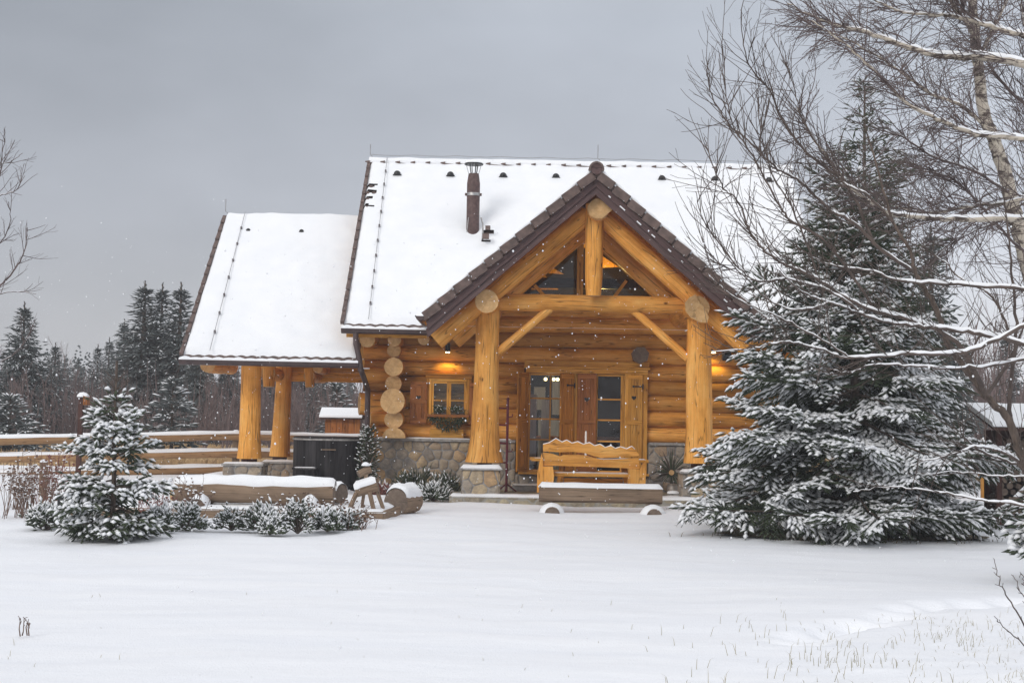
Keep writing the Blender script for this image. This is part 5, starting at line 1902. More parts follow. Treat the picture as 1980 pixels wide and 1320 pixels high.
def conifer(R, H, zlow, whorls, lat_step, shoot_len, shoot_r, snow_p, nbr=(5, 7), droop=0.35, sub=True, sub_step=None, jitter=0.2, seed=1, maxlat=0.7, leader=0.0, tipup=0.1, snow_z=None, hang=0.12, zr=0.12, ejit=0.06, cf=1.1, roll=0.15, spike=False, zmin=0.10):
    """Shoot lists of a fir or spruce: whorls of drooping boughs, side twigs, finger-like shoots."""
    g = np.random.default_rng(seed)
    sub_step = sub_step or shoot_len * 0.55
    boughs, S0, S1, SR, SN, SL = [], [], [], [], [], []
    az0 = 0.0
    zt = H - leader
    for i in range(whorls):
        t = i / (whorls - 1)
        zc = zlow + (zt - zlow) * (1 - (1 - t) ** 1.15)
        n = int(g.integers(nbr[0], nbr[1] + 1))
        az0 += 0.9 + g.random()
        for k in range(n):
            az = az0 + k * 2 * math.pi / n + g.normal(0, 0.22)
            z = zc + g.normal(0, 0.35 * (zt - zlow) / whorls)
            z = min(max(z, zlow * 0.7), zt - 0.02)
            Lb = R(z, az) * g.uniform(1 - jitter, 1 + jitter * 0.8) + 0.03
            f = z / H
            e0 = (0.02 + 0.75 * f ** 1.6) + g.normal(0, ejit)
            dr = droop * (1 - 0.75 * f) * g.uniform(0.7, 1.3)
            s = np.linspace(0, 1, 9)
            d = np.array([math.cos(az), math.sin(az)])
            perp = np.array([-d[1], d[0]])
            bend = g.normal(0, 0.07) * Lb
            rollt = g.normal(0, roll)
            hx = s * Lb
            zz = z + Lb * (e0 * s - dr * s ** 1.7 + tipup * np.clip(s - 0.6, 0, 1) ** 1.3 * 2)
            zz = np.maximum(zz, zmin + 0.05 * s)
            B = np.stack([d[0] * hx + perp[0] * bend * s ** 2, d[1] * hx + perp[1] * bend * s ** 2, zz], -1)
            boughs.append((B, np.linspace(0.012 * Lb + 0.004, 0.003, 9)))
            nl = max(2, int(Lb / lat_step))
            for q in np.linspace(0.18 if Lb > 0.6 else 0.3, 1.0, nl):
                jx = q * 8
                i0 = min(7, int(jx))
                bp = B[i0] + (B[i0 + 1] - B[i0]) * (jx - i0)
                bd = unit(B[i0 + 1] - B[i0])
                for sd in (-1, 1):
                    if q > 0.995:
                        ang = 0
                        if sd > 0:
                            continue
                    else:
                        ang = sd * (0.85 + g.normal(0, 0.16))
                    c_, s_ = math.cos(ang), math.sin(ang)
                    ld = np.array([bd[0] * c_ - bd[1] * s_, bd[0] * s_ + bd[1] * c_, bd[2] * 0.7 - 0.10 + g.normal(0, zr) + rollt * math.sin(ang)])
                    ld = ld / np.linalg.norm(ld)
                    ll = min(maxlat, 0.42 * Lb * (1.08 - q)) * g.uniform(0.7, 1.2) + shoot_len * 0.9
                    le = bp + ld * ll + np.array([0, 0, -0.22 * ll * ll])
                    outer = q
                    lat = g.random()
                    if not sub or ll < shoot_len * 1.4:
                        S0.append(bp); S1.append(le); SR.append(shoot_r * g.uniform(0.8, 1.15)); SN.append(outer); SL.append(g.random())
                        continue
                    ns = max(1, int(ll / sub_step))
                    for w in range(ns + 1):
                        u = (w + 0.6) / (ns + 1)
                        sp = bp + (le - bp) * u
                        for s2 in ((-1, 1) if w < ns else (0,)):
                            a2 = s2 * (0.75 + g.normal(0, 0.15))
                            c2, s2_ = math.cos(a2), math.sin(a2)
                            sd_ = np.array([ld[0] * c2 - ld[1] * s2_, ld[0] * s2_ + ld[1] * c2, ld[2] - hang + g.normal(0, zr)])
                            sd_ = sd_ / np.linalg.norm(sd_)
                            S0.append(sp)
                            S1.append(sp + sd_ * shoot_len * g.uniform(0.7, 1.2) * (1.15 - 0.35 * u))
                            SR.append(shoot_r * g.uniform(0.8, 1.15))
                            SN.append(outer)
                            SL.append(0.65 * lat + 0.35 * g.random())
    if spike:       # the leading shoot and the short twigs round it
        for q in np.linspace(0, 1, 14):
            zq = zt - 0.25 + (H - zt + 0.1) * q
            a = q * 17.0
            l = shoot_len * (0.85 - 0.55 * q)
            S0.append(np.array([0, 0, zq])); S1.append(np.array([math.cos(a) * l * 0.55, math.sin(a) * l * 0.55, zq + l * 0.75]))
            SR.append(shoot_r * 0.8); SN.append(0.3); SL.append(g.random())
    S0, S1, SR, SN = np.array(S0), np.array(S1), np.array(SR), np.array(SN)
    clump = np.array([noise.noise(Vector(p * 1.7)) for p in S0])
    pr = snow_p * (0.35 + 0.8 * SN) * (1 + cf * clump)
    if snow_z is not None:
        pr = pr * np.interp(S0[:, 2], snow_z[0], snow_z[1])
    snow = np.array(SL) < pr
    return boughs, S0, S1, SR, snow


def plant_parts(root, boughs, S0, S1, SR, snow, trunk, needle_mat, k=0, nl=0.02, snow_r=1.0, twig_mat="bark", bn=4):
    off = ORIGIN[root.name]
    mb = MB()
    if trunk is not None:
        mb.tube(trunk[0] + off, trunk[1], 10, 0)
    for B, r in boughs:
        mb.tube(B + off, r, bn, 0)
    mb.build("trunk", twig_mat, root)
    mb = MB()
    spindles(mb, S0 + off, S1 + off, SR, 0)
    if k:
        needles(mb, S0 + off, S1 + off, SR, 0, k, nl)
    mb.build("crown", needle_mat, root)
    if snow.any():
        mb = MB()
        a, b_ = S0[snow], S1[snow]
        w = a + (b_ - a) * rng.uniform(-0.05, 0.2, (len(a), 1))
        spindles(mb, w + off, b_ + off, SR[snow] * snow_r * rng.uniform(0.8, 1.35, len(a)), 0, rise=0.65, flat=0.8, mid=0.55)
        mb.build("snow_load", "snow", root)


# ---- the big spruce beside the porch
zs_ = [0, 0.25, 0.9, 1.3, 2.0, 2.6, 3.2, 3.9, 4.5, 5.1]
rs_ = [1.55, 1.95, 2.15, 2.15, 1.88, 1.45, 1.12, 0.75, 0.42, 0.10]


def Rbig(z, az):
    return float(np.interp(z, zs_, rs_)) * (0.97 - 0.09 * math.cos(az) + 0.06 * math.sin(3 * az + z * 2.1) + 0.05 * math.sin(5 * az - z * 3))


bx, by = 4.78, 19.9
big = thing("spruce_tree", (bx, by, -0.03), "broad spruce with snow laden boughs hiding the right of the porch", "spruce tree")
bo = conifer(Rbig, 5.1, 0.50, 18, 0.105, 0.17, 0.0175, 1.25, (5, 7), droop=0.40, seed=5, sub_step=0.085, maxlat=0.75, snow_z=([0, 0.5, 2.6, 3.6, 6.5], [0.75, 1.05, 1.0, 0.55, 0.3]), hang=0.16, zr=0.15, ejit=0.15, jitter=0.17, cf=1.7, roll=0.35, tipup=0.18, zmin=0.34)
tz = np.linspace(0, 5.1, 14)
plant_parts(big, *bo, (np.stack([0.03 * np.sin(tz), 0.02 * np.cos(tz), tz], -1), np.linspace(0.10, 0.012, 14)), "needle_dark", 9, 0.028, 1.7)
print("big spruce shoots", len(bo[1]))
q = at(1672, 165, 22.6)
H2 = q[2]
back = thing("spruce_tree", (q[0], 22.6, 0), "tall dark narrow spruce with little snow rising behind the broad snowy spruce", "spruce tree")
bo = conifer(lambda z, az: float(np.interp(z, [0, 1, 2.5, 4.2, 5.2, H2 - 0.6, H2], [1.3, 1.6, 1.45, 1.0, 0.75, 0.25, 0.05])) * (1 + 0.1 * math.sin(3 * az + z * 2)), H2, 0.5, 22, 0.125, 0.17, 0.017, 0.30, (5, 7), droop=0.40, seed=15, sub_step=0.10, maxlat=0.6, hang=0.25, zr=0.2, ejit=0.15, jitter=0.22, roll=0.3, tipup=0.15)
tz = np.linspace(0, H2, 12)
plant_parts(back, *bo, (np.stack([0 * tz, 0 * tz, tz], -1), np.linspace(0.10, 0.012, 12)), "needle_mid", 5, 0.028, 1.3)

# ---- the young spruce on the left
def Rsm(z, az):
    return float(np.interp(z, [0, 0.2, 0.5, 1.0, 1.3, 1.5, 1.62, 1.72, 2.2], [0.46, 0.56, 0.55, 0.41, 0.30, 0.21, 0.12, 0.05, 0.02])) * (1 + 0.12 * math.sin(3 * az + z * 4) + 0.08 * math.sin(4 * az - z * 7))


sx_, sy_ = -4.80, 17.3
young = thing("spruce_tree", (sx_, sy_, 0), "young spruce with thick snow pads and a bare leader at the left", "spruce tree")
bo = conifer(Rsm, 1.98, 0.08, 11, 0.085, 0.125, 0.019, 0.9, (6, 8), droop=0.25, seed=9, sub_step=0.075, maxlat=0.28, leader=0.30, tipup=0.10, jitter=0.30, hang=0.2, zr=0.28, ejit=0.2)
lead = []
for zc in (1.74, 1.80, 1.9):
    for k in range(6):
        a = k * 1.256 + zc * 7
        l = 0.27 * (2.45 - zc)
        lead.append((np.array([[0, 0, zc], [math.cos(a) * l, math.sin(a) * l, zc + l * 1.0]]), np.array([0.006, 0.003])))
bo[0].extend(lead)
tz = np.linspace(0, 2.16, 10)
plant_parts(young, *bo, (np.stack([0.008 * np.sin(tz * 3), 0 * tz, tz], -1), np.linspace(0.035, 0.012, 10)), "needle_dark", 7, 0.018, 1.75)


def dome_bush(name, x, y, rx, h, n, label, cat="shrub", group=None, sl=0.12, sr=0.016, mat="needle_dark", snow_p=0.7, seed=0, up=0.6, flat=0.8, z0=None, k=5):
    g = np.random.default_rng(seed)
    z0 = float(ground_z(x, y)) if z0 is None else z0
    t = thing(name, (x, y, z0), label, cat, group)
    boughs, S0, S1 = [], [], []
    nb = max(6, n // 14)
    for i in range(nb):
        a = g.random() * 6.28
        el = g.uniform(0.15, 1.35)
        e = np.array([math.cos(a) * math.cos(el) * rx, math.sin(a) * math.cos(el) * rx * flat, math.sin(el) * h]) * g.uniform(0.75, 1.05)
        m_ = e * 0.5 + [0, 0, h * 0.08]
        B = np.array([[0, 0, 0], m_ * 0.6, m_ + (e - m_) * 0.4, e])
        boughs.append((B, np.array([0.010, 0.008, 0.006, 0.003])))
        for j in range(n // nb):
            u = g.uniform(0.35, 1.0)
            p = B[1] + (B[3] - B[1]) * u + g.normal(0, 0.03, 3)
            p[2] = max(p[2], 0.02)
            d = unit(unit(e) * 0.8 + g.normal(0, 0.45, 3) + [0, 0, up * 0.5])
            S0.append(p)
            S1.append(p + d * sl * g.uniform(0.6, 1.25))
    S0, S1 = np.array(S0), np.array(S1)
    S1[:, 2] = np.maximum(S1[:, 2], 0.02)
    hgt = S0[:, 2] / h
    snow = g.random(len(S0)) < snow_p * (0.5 + 0.7 * np.clip(hgt, 0, 1))
    plant_parts(t, boughs, S0, S1, np.full(len(S0), sr), snow, None, mat, k, sl * 0.2, 1.3, "twig", 4)
    return t


# low junipers along the front of the bed (photo pixel of the base, half width px, height px)
JUN = [
    (75, 1036, 42, 62, "wide low juniper with snow at the far left end of the row"),
    (150, 1044, 52, 56, "dark low juniper tucked under the left side of the young spruce"),
    (302, 1040, 30, 54, "small snowy juniper touching the right side of the young spruce"),
    (352, 1034, 40, 66, "bushy juniper in front of the left end of the log seat"),
    (440, 1034, 33, 48, "compact juniper below the middle of the log seat"),
    (500, 1036, 36, 56, "rounded juniper with heavy snow left of the snow cone"),
    (515, 1042, 26, 40, "lowest snow lump juniper in front of the rounded one"),
    (570, 1040, 40, 78, "tallest juniper of the row with upright shoots"),
    (628, 1036, 26, 44, "juniper sprawling below the right end of the log seat"),
    (668, 1032, 26, 34, "last small juniper near the corner of the raised bed"),
]
for i, (px, py, hw, hh, lab) in enumerate(JUN):
    q = on_ground(px, py - 6)
    s = q[1] / FPX
    dome_bush("juniper_shrub", q[0], q[1] + 0.25, hw * s * 1.05, hh * s * 0.80, int(200 + hw * 7), lab, "shrub", "snowy junipers along the raised bed", sl=(0.085, 0.07, 0.11)[i % 3], sr=(0.015, 0.013, 0.016)[i % 3], snow_p=(0.95, 0.7, 0.85)[i % 3], seed=40 + i, up=(0.15, -0.1, 0.5)[i % 3])

# dark low shrubs at the foot of the stone wall
for i, (px, py, hw, hh, Y, sp, lab, mat) in enumerate([
    (800, 955, 62, 52, 26.7, 0.12, "dark green spreading shrub against the stone wall", "needle_mid"),
    (862, 958, 36, 46, 26.5, 0.25, "green shrub with frosted tips beside the porch step", "needle_mid"),
    (838, 962, 42, 28, 25.9, 0.8, "low white frosted groundcover shrub before the green shrubs", "needle_dark"),
    (745, 950, 34, 24, 26.2, 0.25, "rusty red heather behind the log reindeer", "red_leaf")]):
    q = at(px, py, Y)
    s = Y / FPX
    dome_bush("wall_shrub", q[0], Y, hw * s, hh * s * 1.05, 420, lab, "shrub", sl=0.13, sr=0.015, mat=mat, snow_p=sp, seed=70 + i, up=0.9, flat=0.5)

# slim column by the downpipe
q = at(711, 938, 26.75)


def Rcol(z, az):
    return 0.145 * min(1, 0.75 + z) * (1 if z < 0.75 else max(0.2, 1 - (z - 0.75) * 1.7)) * (1 + 0.2 * math.sin(3 * az + 9 * z))


colu = thing("column_evergreen", (q[0], 26.75, 0.1), "slim dark evergreen column flecked with snow below the downpipe", "evergreen")
bo = conifer(Rcol, 1.16, 0.05, 26, 0.06, 0.07, 0.016, 0.35, (6, 8), droop=-0.3, seed=21, sub=False)
plant_parts(colu, *bo, (np.array([[0, 0, 0], [0, 0, 1.1]]), np.array([0.02, 0.008])), "needle_dark", 5, 0.02, 1.2)

# window greenery
fz = wz0 + 0.01
for name, x, z, rx, h, lab in (("window_plants", (wx0 + wx1) / 2 - 0.17, Z(800, 868) , 0.16, 0.13, "dark plants behind the left half of the window rail"), ("window_plants", (wx0 + wx1) / 2 + 0.17, Z(800, 868), 0.16, 0.12, "dark plants behind the right half of the window rail")):
    dome_bush(name, x, YF - 0.12, rx, h, 160, lab, "plants", sl=0.06, sr=0.010, snow_p=0.12, seed=int(90 + x * 10), flat=0.4, z0=z, k=4)
q = at(866, 800, YF - 0.12)
GRN = thing("fir_swag", (q[0], YF - 0.12, q[2]), "dark hanging fir greenery below the window rail", "greenery")
mb = MB()
S0 = np.stack([rng.uniform(-0.34, 0.34, 520), rng.uniform(-0.06, 0.08, 520), rng.uniform(-0.05, 0.0, 520)], -1)
w = 1 - np.abs(S0[:, 0]) / 0.36
S0[:, 2] -= rng.random(520) * (0.05 + 0.22 * np.clip(w * 1.7, 0, 1))
d = unit(rng.normal(0, 0.6, (520, 3)) + [0, -0.3, -0.6])
spindles(mb, S0 + ORIGIN[GRN.name], S0 + d * 0.08 + ORIGIN[GRN.name], np.full(520, 0.011), 0)
mb.build("sprigs", "needle_dark", GRN)

# ---- dry perennials
def dry_plant(x, y, n, h, spread, label, head=0.016, mat="dry_stem", seed=3, snow=0.3, lean=0.25):
    g = np.random.default_rng(seed)
    z0 = float(ground_z(x, y))
    t = thing("dry_plant", (x, y, z0), label, "dry plant")
    o = ORIGIN[t.name]
    ms, mh, msn = MB(), MB(), MB()
    for i in range(n):
        b_ = np.array([g.normal(0, spread), g.normal(0, spread * 0.7), 0])
        hh = h * g.uniform(0.5, 1.1)
        tip = b_ + [g.normal(0, lean) * hh, g.normal(0, lean) * hh, hh]
        mid = (b_ + tip) / 2 + g.normal(0, 0.02, 3)
        P_ = np.array([b_, mid, tip]) + o
        ms.tube(P_, [0.005, 0.004, 0.0025], 4, 0)
        for k in range(g.integers(2, 6)):
            u = g.uniform(0.45, 1)
            p = b_ + (tip - b_) * u + o
            e = p + np.array([g.normal(0, head * 3.8), g.normal(0, head * 3.8), g.uniform(0.02, 0.10) * min(1, head / 0.012)])
            ms.tube([p, e], [0.003, 0.002], 3, 0)
            r = head * g.uniform(0.6, 1.3)
            mh.ball(e, r, 0, 5, 3, (1, 1, 0.8))
            if g.random() < snow:
                msn.ball(e + [0, 0, r * 0.6], r * 1.3, 0, 6, 3, (1, 1, 0.7), zmin=0)
    ms.build("stems", mat, t)
    mh.build("seed_heads", mat, t)
    if msn.n:
        msn.build("snow_caps", "snow", t)


for i, (px, py, n, hpx, sp, lab, mat, lean) in enumerate([
    (55, 1006, 60, 95, 0.22, "tangled clump of grey brown dry stems at the left edge", "dry_stem", 0.25),
    (105, 985, 46, 105, 0.16, "dark red brown seed heads behind the lantern", "red_leaf", 0.18),
    (40, 985, 22, 110, 0.10, "thin pale dry stalks behind the tangled clump", "dry_stem", 0.1),
    (372, 1012, 16, 78, 0.10, "few dry stalks with snow caps before the log seat", "dry_stem", 0.2),
    (300, 1012, 24, 60, 0.15, "reddish dry plant between young spruce and log seat", "red_leaf", 0.25),
    (560, 1015, 16, 52, 0.14, "dark dry stems between the tall junipers", "dry_stem", 0.35),
    (640, 1022, 26, 46, 0.22, "brown twiggy plant along the edging board", "dry_stem", 0.45),
    (690, 1024, 18, 34, 0.13, "small brown plant at the corner of the edging board", "dry_stem", 0.4)]):
    q = on_ground(px, py)
    dry_plant(q[0], q[1], n, hpx * q[1] / FPX, sp, lab, mat=mat, seed=120 + i, lean=lean, snow=0.35)
q = on_ground(47, 1229)
dry_plant(q[0], q[1], 4, 0.13, 0.02, "lone dark dry stalks standing in the open snow", head=0.004, mat="dry_stem", seed=140, snow=0, lean=0.04)

# ---- grass poking through the snow
def blades(mb, n, fx, hmin, hmax, w, seed, m=0):
    g = np.random.default_rng(seed)
    P_ = np.array([fx(g) for _ in range(n)])
    P_[:, 2] = ground_z(P_[:, 0], P_[:, 1]) - 0.02
    h = g.uniform(hmin, hmax, n)
    a = g.random(n) * 6.28
    le = g.uniform(0.1, 0.9, n)
    d = np.stack([np.cos(a), np.sin(a) * 0.6, np.zeros(n)], -1)
    s = np.stack([np.ones(n), np.zeros(n), np.zeros(n)], -1) * w
    m1 = P_ + d * (h * le * 0.3)[:, None] + np.array([0, 0, 1]) * (h * 0.6)[:, None]
    tp = P_ + d * (h * le)[:, None] + np.array([0, 0, 1]) * (h * (1 - 0.3 * le))[:, None]
    V = np.stack([P_ - s, P_ + s, m1 - s * 0.7, m1 + s * 0.7, tp], 1)
    mb.add(V.reshape(-1, 3), (np.arange(n)[:, None, None] * 5 + np.array([[0, 1, 3], [0, 3, 2], [2, 3, 4]])[None]).reshape(-1, 3), None, m, False)


def f_right(g):
    while True:
        x, y = g.uniform(0.2, 4.6), g.uniform(8.3, 12.2)
        den = sm(0.6, 3.6, x + (9.8 - y) * 0.25) * (1 - sm(10.8, 12.2, y + (3.0 - x) * 0.3))
        den = den * (0.15 + 1.2 * max(0, noise.noise(Vector((x * 1.6, y * 1.3, 6))) + 0.2))
        if g.random() < den:
            return (x, y, 0)


mb = MB()
blades(mb, 800, f_right, 0.03, 0.13, 0.002, 1)
blades(mb, 60, lambda g: (g.uniform(-3.6, 3), g.uniform(8.3, 13), 0), 0.02, 0.07, 0.002, 2)
tag(mb.build("grass", "blade", kind="stuff"), "thin dry grass blades poking through the snow in the foreground", "grass")

# bare sheltered strip under the big spruce
mb = MB()
n = 60
a = np.linspace(0, 2 * math.pi, n, endpoint=False)
rr = np.array([1 + 0.25 * noise.noise(Vector((math.cos(t) * 2, math.sin(t) * 2, 5))) + 0.12 * noise.noise(Vector((math.cos(t) * 9, math.sin(t) * 9, 1))) for t in a])
rings = []
for f in (0.0, 0.4, 0.75, 1.0):
    x = bx - 0.05 + np.cos(a) * 1.9 * rr * f
    y = 19.72 + np.sin(a) * 0.8 * rr * f
    rings.append(np.stack([x, y, ground_z(x, y) + 0.03 + 0.012 * (1 - f)], -1))
R3 = np.stack(rings)
R3 = np.concatenate([R3, R3[:, :1]], 1)
mb.grid(R3, 0, True, flip=True)
mb.build("bare_soil", "bare_soil", kind="structure")
mb = MB()
blades(mb, 1600, lambda g: (bx + g.normal(0, 0.75), 19.6 + g.normal(0, 0.36), 0), 0.04, 0.10, 0.005, 7)
tag(mb.build("sheltered_grass", "bare_soil", kind="stuff"), "short brown grass left bare under the big spruce", "grass")

# tan meadow behind the fence
mb = MB()
blades(mb, 70000, lambda g: (g.uniform(-22, 2) if g.random() < .75 else g.uniform(2, 22), 36.5 + 14 * g.random() ** 1.2, 0), 0.12, 0.40, 0.02, 8)
tag(mb.build("meadow_grass", "dry_grass", kind="stuff"), "tan dry meadow grass behind the rail fence", "meadow")

# ================================================================== bare trees
class Twigs:
    def __init__(self, seed):
        self.g = np.random.default_rng(seed)
        self.lines = []

    def grow(self, p, d, Ln, r, depth, up=0.1, wig=0.12, step=0.12, nchild=None, ang=0.7, ratio=0.55, droop=0.0):
        g = self.g
        n = max(3, int(Ln / step))
        pts = [np.asarray(p, float)]
        d = unit(np.asarray(d, float))
        for i in range(n):
            d = unit(d + g.normal(0, wig, 3) + np.array([0, 0, up - droop * (i / n)]))
            pts.append(pts[-1] + d * Ln / n)
        pts = np.array(pts)
        self.lines.append((pts, np.linspace(r, max(r * 0.4, 0.0024), n + 1)))
        if depth > 0:
            self.side(pts, r, depth, up, wig, step, nchild, ang, ratio, droop, Ln)

    def side(self, pts, r, depth, up, wig, step, nchild, ang, ratio, droop, Ln, first=0.15):
        g = self.g
        n = len(pts) - 1
        nc = nchild if nchild is not None else max(2, int(Ln / 0.16))
        for k in range(nc):
            u = first + (0.97 - first) * (k + g.random() * 0.8) / nc
            i = min(n - 1, int(u * n))
            q = pts[i] + (pts[i + 1] - pts[i]) * (u * n - i)
            t = unit(pts[i + 1] - pts[i])
            x = unit(np.cross(t, g.normal(0, 1, 3)))
            a = ang * g.uniform(0.6, 1.3)
            nd = t * math.cos(a) + x * math.sin(a)
            self.grow(q, nd, Ln * ratio * g.uniform(0.5, 1.15) * (1.15 - 0.6 * u), max(0.0018, r * 0.5 * (1 - 0.4 * u)), depth - 1, up, wig, step, None if nchild is None else max(2, int(nchild * 0.55)), ang, ratio, droop)

    def build(self, root, mat, big_mat=None, big=0.02, snow=0.006, sides=(3, 5, 10), snow_gain=1.0):
        o = ORIGIN[root.name]
        mb, mt, ms = MB(), MB(), MB()
        for pts, r in self.lines:
            R0 = r[0]
            n = sides[0] if R0 < 0.006 else sides[1] if R0 < 0.02 else sides[2]
            (mt if big_mat and R0 >= big else mb).tube(pts, r, n, 0)
            if R0 >= snow:
                s = np.abs(unit(pts[1:] - pts[:-1])[:, 2])
                s = np.append(s, s[-1])
                if s.mean() < 0.8:
                    rr = r * 0.98 * np.clip(1.25 - s * 1.15, 0.05, 1) * snow_gain
                    rr = rr * (0.75 + 0.35 * self.g.random(len(rr)))
                    ms.tube(pts + np.stack([0 * r, 0 * r, r * 0.55 + rr * 0.25], -1), rr, max(5, n - 2), 0)
        if mt.n:
            mt.build("trunk", big_mat, root)
        if mb.n:
            mb.build("branches", mat, root)
        if ms.n:
            ms.build("branch_snow", "snow", root)


def bez(pxs, Y, dev, g, sub=6):
    """A smooth limb through photo pixels, wandering in depth round distance Y."""
    P_ = np.array(pxs, float)
    n = len(P_)
    ph = g.random(2) * 6.28
    dep = Y + dev * np.sin(np.linspace(0, 2.6, n) + ph[0]) + np.linspace(0, 1, n) * g.uniform(-dev, dev)
    W = np.array([at(a, b_, y) for (a, b_), y in zip(P_, dep)])
    out = []
    for i in range(n - 1):
        p0, p1, p2, p3 = W[max(0, i - 1)], W[i], W[i + 1], W[min(n - 1, i + 2)]
        for t in np.linspace(0, 1, sub, endpoint=False):
            out.append(0.5 * (2 * p1 + (p2 - p0) * t + (2 * p0 - 5 * p1 + 4 * p2 - p3) * t * t + (3 * p1 - p0 - 3 * p2 + p3) * t ** 3))
    out.append(W[-1])
    out = np.array(out)
    out[1:-1] += g.normal(0, 0.006, out[1:-1].shape)
    return out


# ---- birch at the right, white trunk and drooping fine twigs
YB_ = 18.5
bb = at(2075, 1040, YB_)
birch = thing("birch_tree", (bb[0], bb[1], 0), "birch with pale patched trunk and drooping dark twigs filling the upper right", "birch tree")
tw = Twigs(31)
trunk = bez([(2075, 1050), (2050, 850), (2015, 640), (1985, 500), (1958, 400), (1945, 340), (1922, 270), (1902, 215), (1893, 140), (1885, 70), (1880, 0), (1872, -90), (1868, -200)], YB_, 0.1, tw.g)
tw.lines.append((trunk, np.linspace(0.125, 0.042, len(trunk))))
LIMBS = [
    ([(2060, 150), (1980, 124), (1894, 111), (1812, 107), (1747, 88), (1666, 59), (1627, 52), (1568, 29), (1522, 7)], 0.055, 17.2),
    ([(2060, 100), (1980, 70), (1926, 55), (1868, 36), (1822, 29), (1747, 24), (1698, 3), (1640, -25)], 0.04, 17.6),
    ([(2060, 290), (1980, 269), (1894, 261), (1861, 251), (1803, 225), (1757, 202), (1715, 160), (1666, 114), (1620, 75), (1570, 40)], 0.035, 16.8),
    ([(1935, 300), (1905, 245), (1850, 200), (1800, 182), (1750, 145), (1690, 105), (1625, 70), (1560, 50)], 0.03, 18.4),
    ([(2060, 440), (1980, 424), (1860, 424), (1796, 422), (1724, 414), (1692, 396), (1643, 362), (1610, 316), (1568, 261), (1540, 205)], 0.04, 16.6),
    ([(2060, 360), (1960, 390), (1880, 398), (1800, 412), (1750, 404), (1700, 385)], 0.03, 17.2),
    ([(1890, 75), (1850, 20), (1800, -40), (1720, -70)], 0.03, 18.6),
    ([(1884, 120), (1930, 40), (1960, -30)], 0.03, 18.6),
    ([(2030, 620), (2010, 480), (1990, 300), (1985, 150), (1975, -20)], 0.035, 19.4),
    ([(1990, 210), (1930, 150), (1870, 40), (1850, -60)], 0.025, 18.9),
    ([(1950, 370), (1880, 330), (1800, 300), (1740, 262), (1690, 250)], 0.02, 18.0),
    ([(1960, 420), (1900, 440), (1840, 470), (1790, 520)], 0.016, 18.3),
    ([(2040, 520), (1960, 470), (1880, 380), (1830, 340), (1770, 330)], 0.02, 17.7),
]
for pxs, r, Y in LIMBS:
    pts = bez(pxs, Y, 0.5, tw.g)
    tw.lines.append((pts, np.linspace(r, 0.006, len(pts))))
    Ln = float(np.linalg.norm(np.diff(pts, axis=0), axis=1).sum())
    n1 = int(Ln * 24)
    for k in range(n1):
        u = tw.g.uniform(0.12, 0.99)
        i = min(len(pts) - 2, int(u * (len(pts) - 1)))
        t = unit(pts[i + 1] - pts[i])
        nd = unit(t * 0.7 + tw.g.normal(0, 0.55, 3) + [-0.12, 0, 0.10])
        tw.grow(pts[i], nd, tw.g.uniform(0.3, 1.25) * (1.1 - 0.4 * u), 0.0068, 2 if tw.g.random() < 0.45 else 1, 0.01, 0.10, 0.085, 5, 0.6, 0.5, 0.07)
tw.build(birch, "twig_birch", "birch_bark", 0.029, 0.010, snow_gain=1.05)
print("birch lines", len(tw.lines))

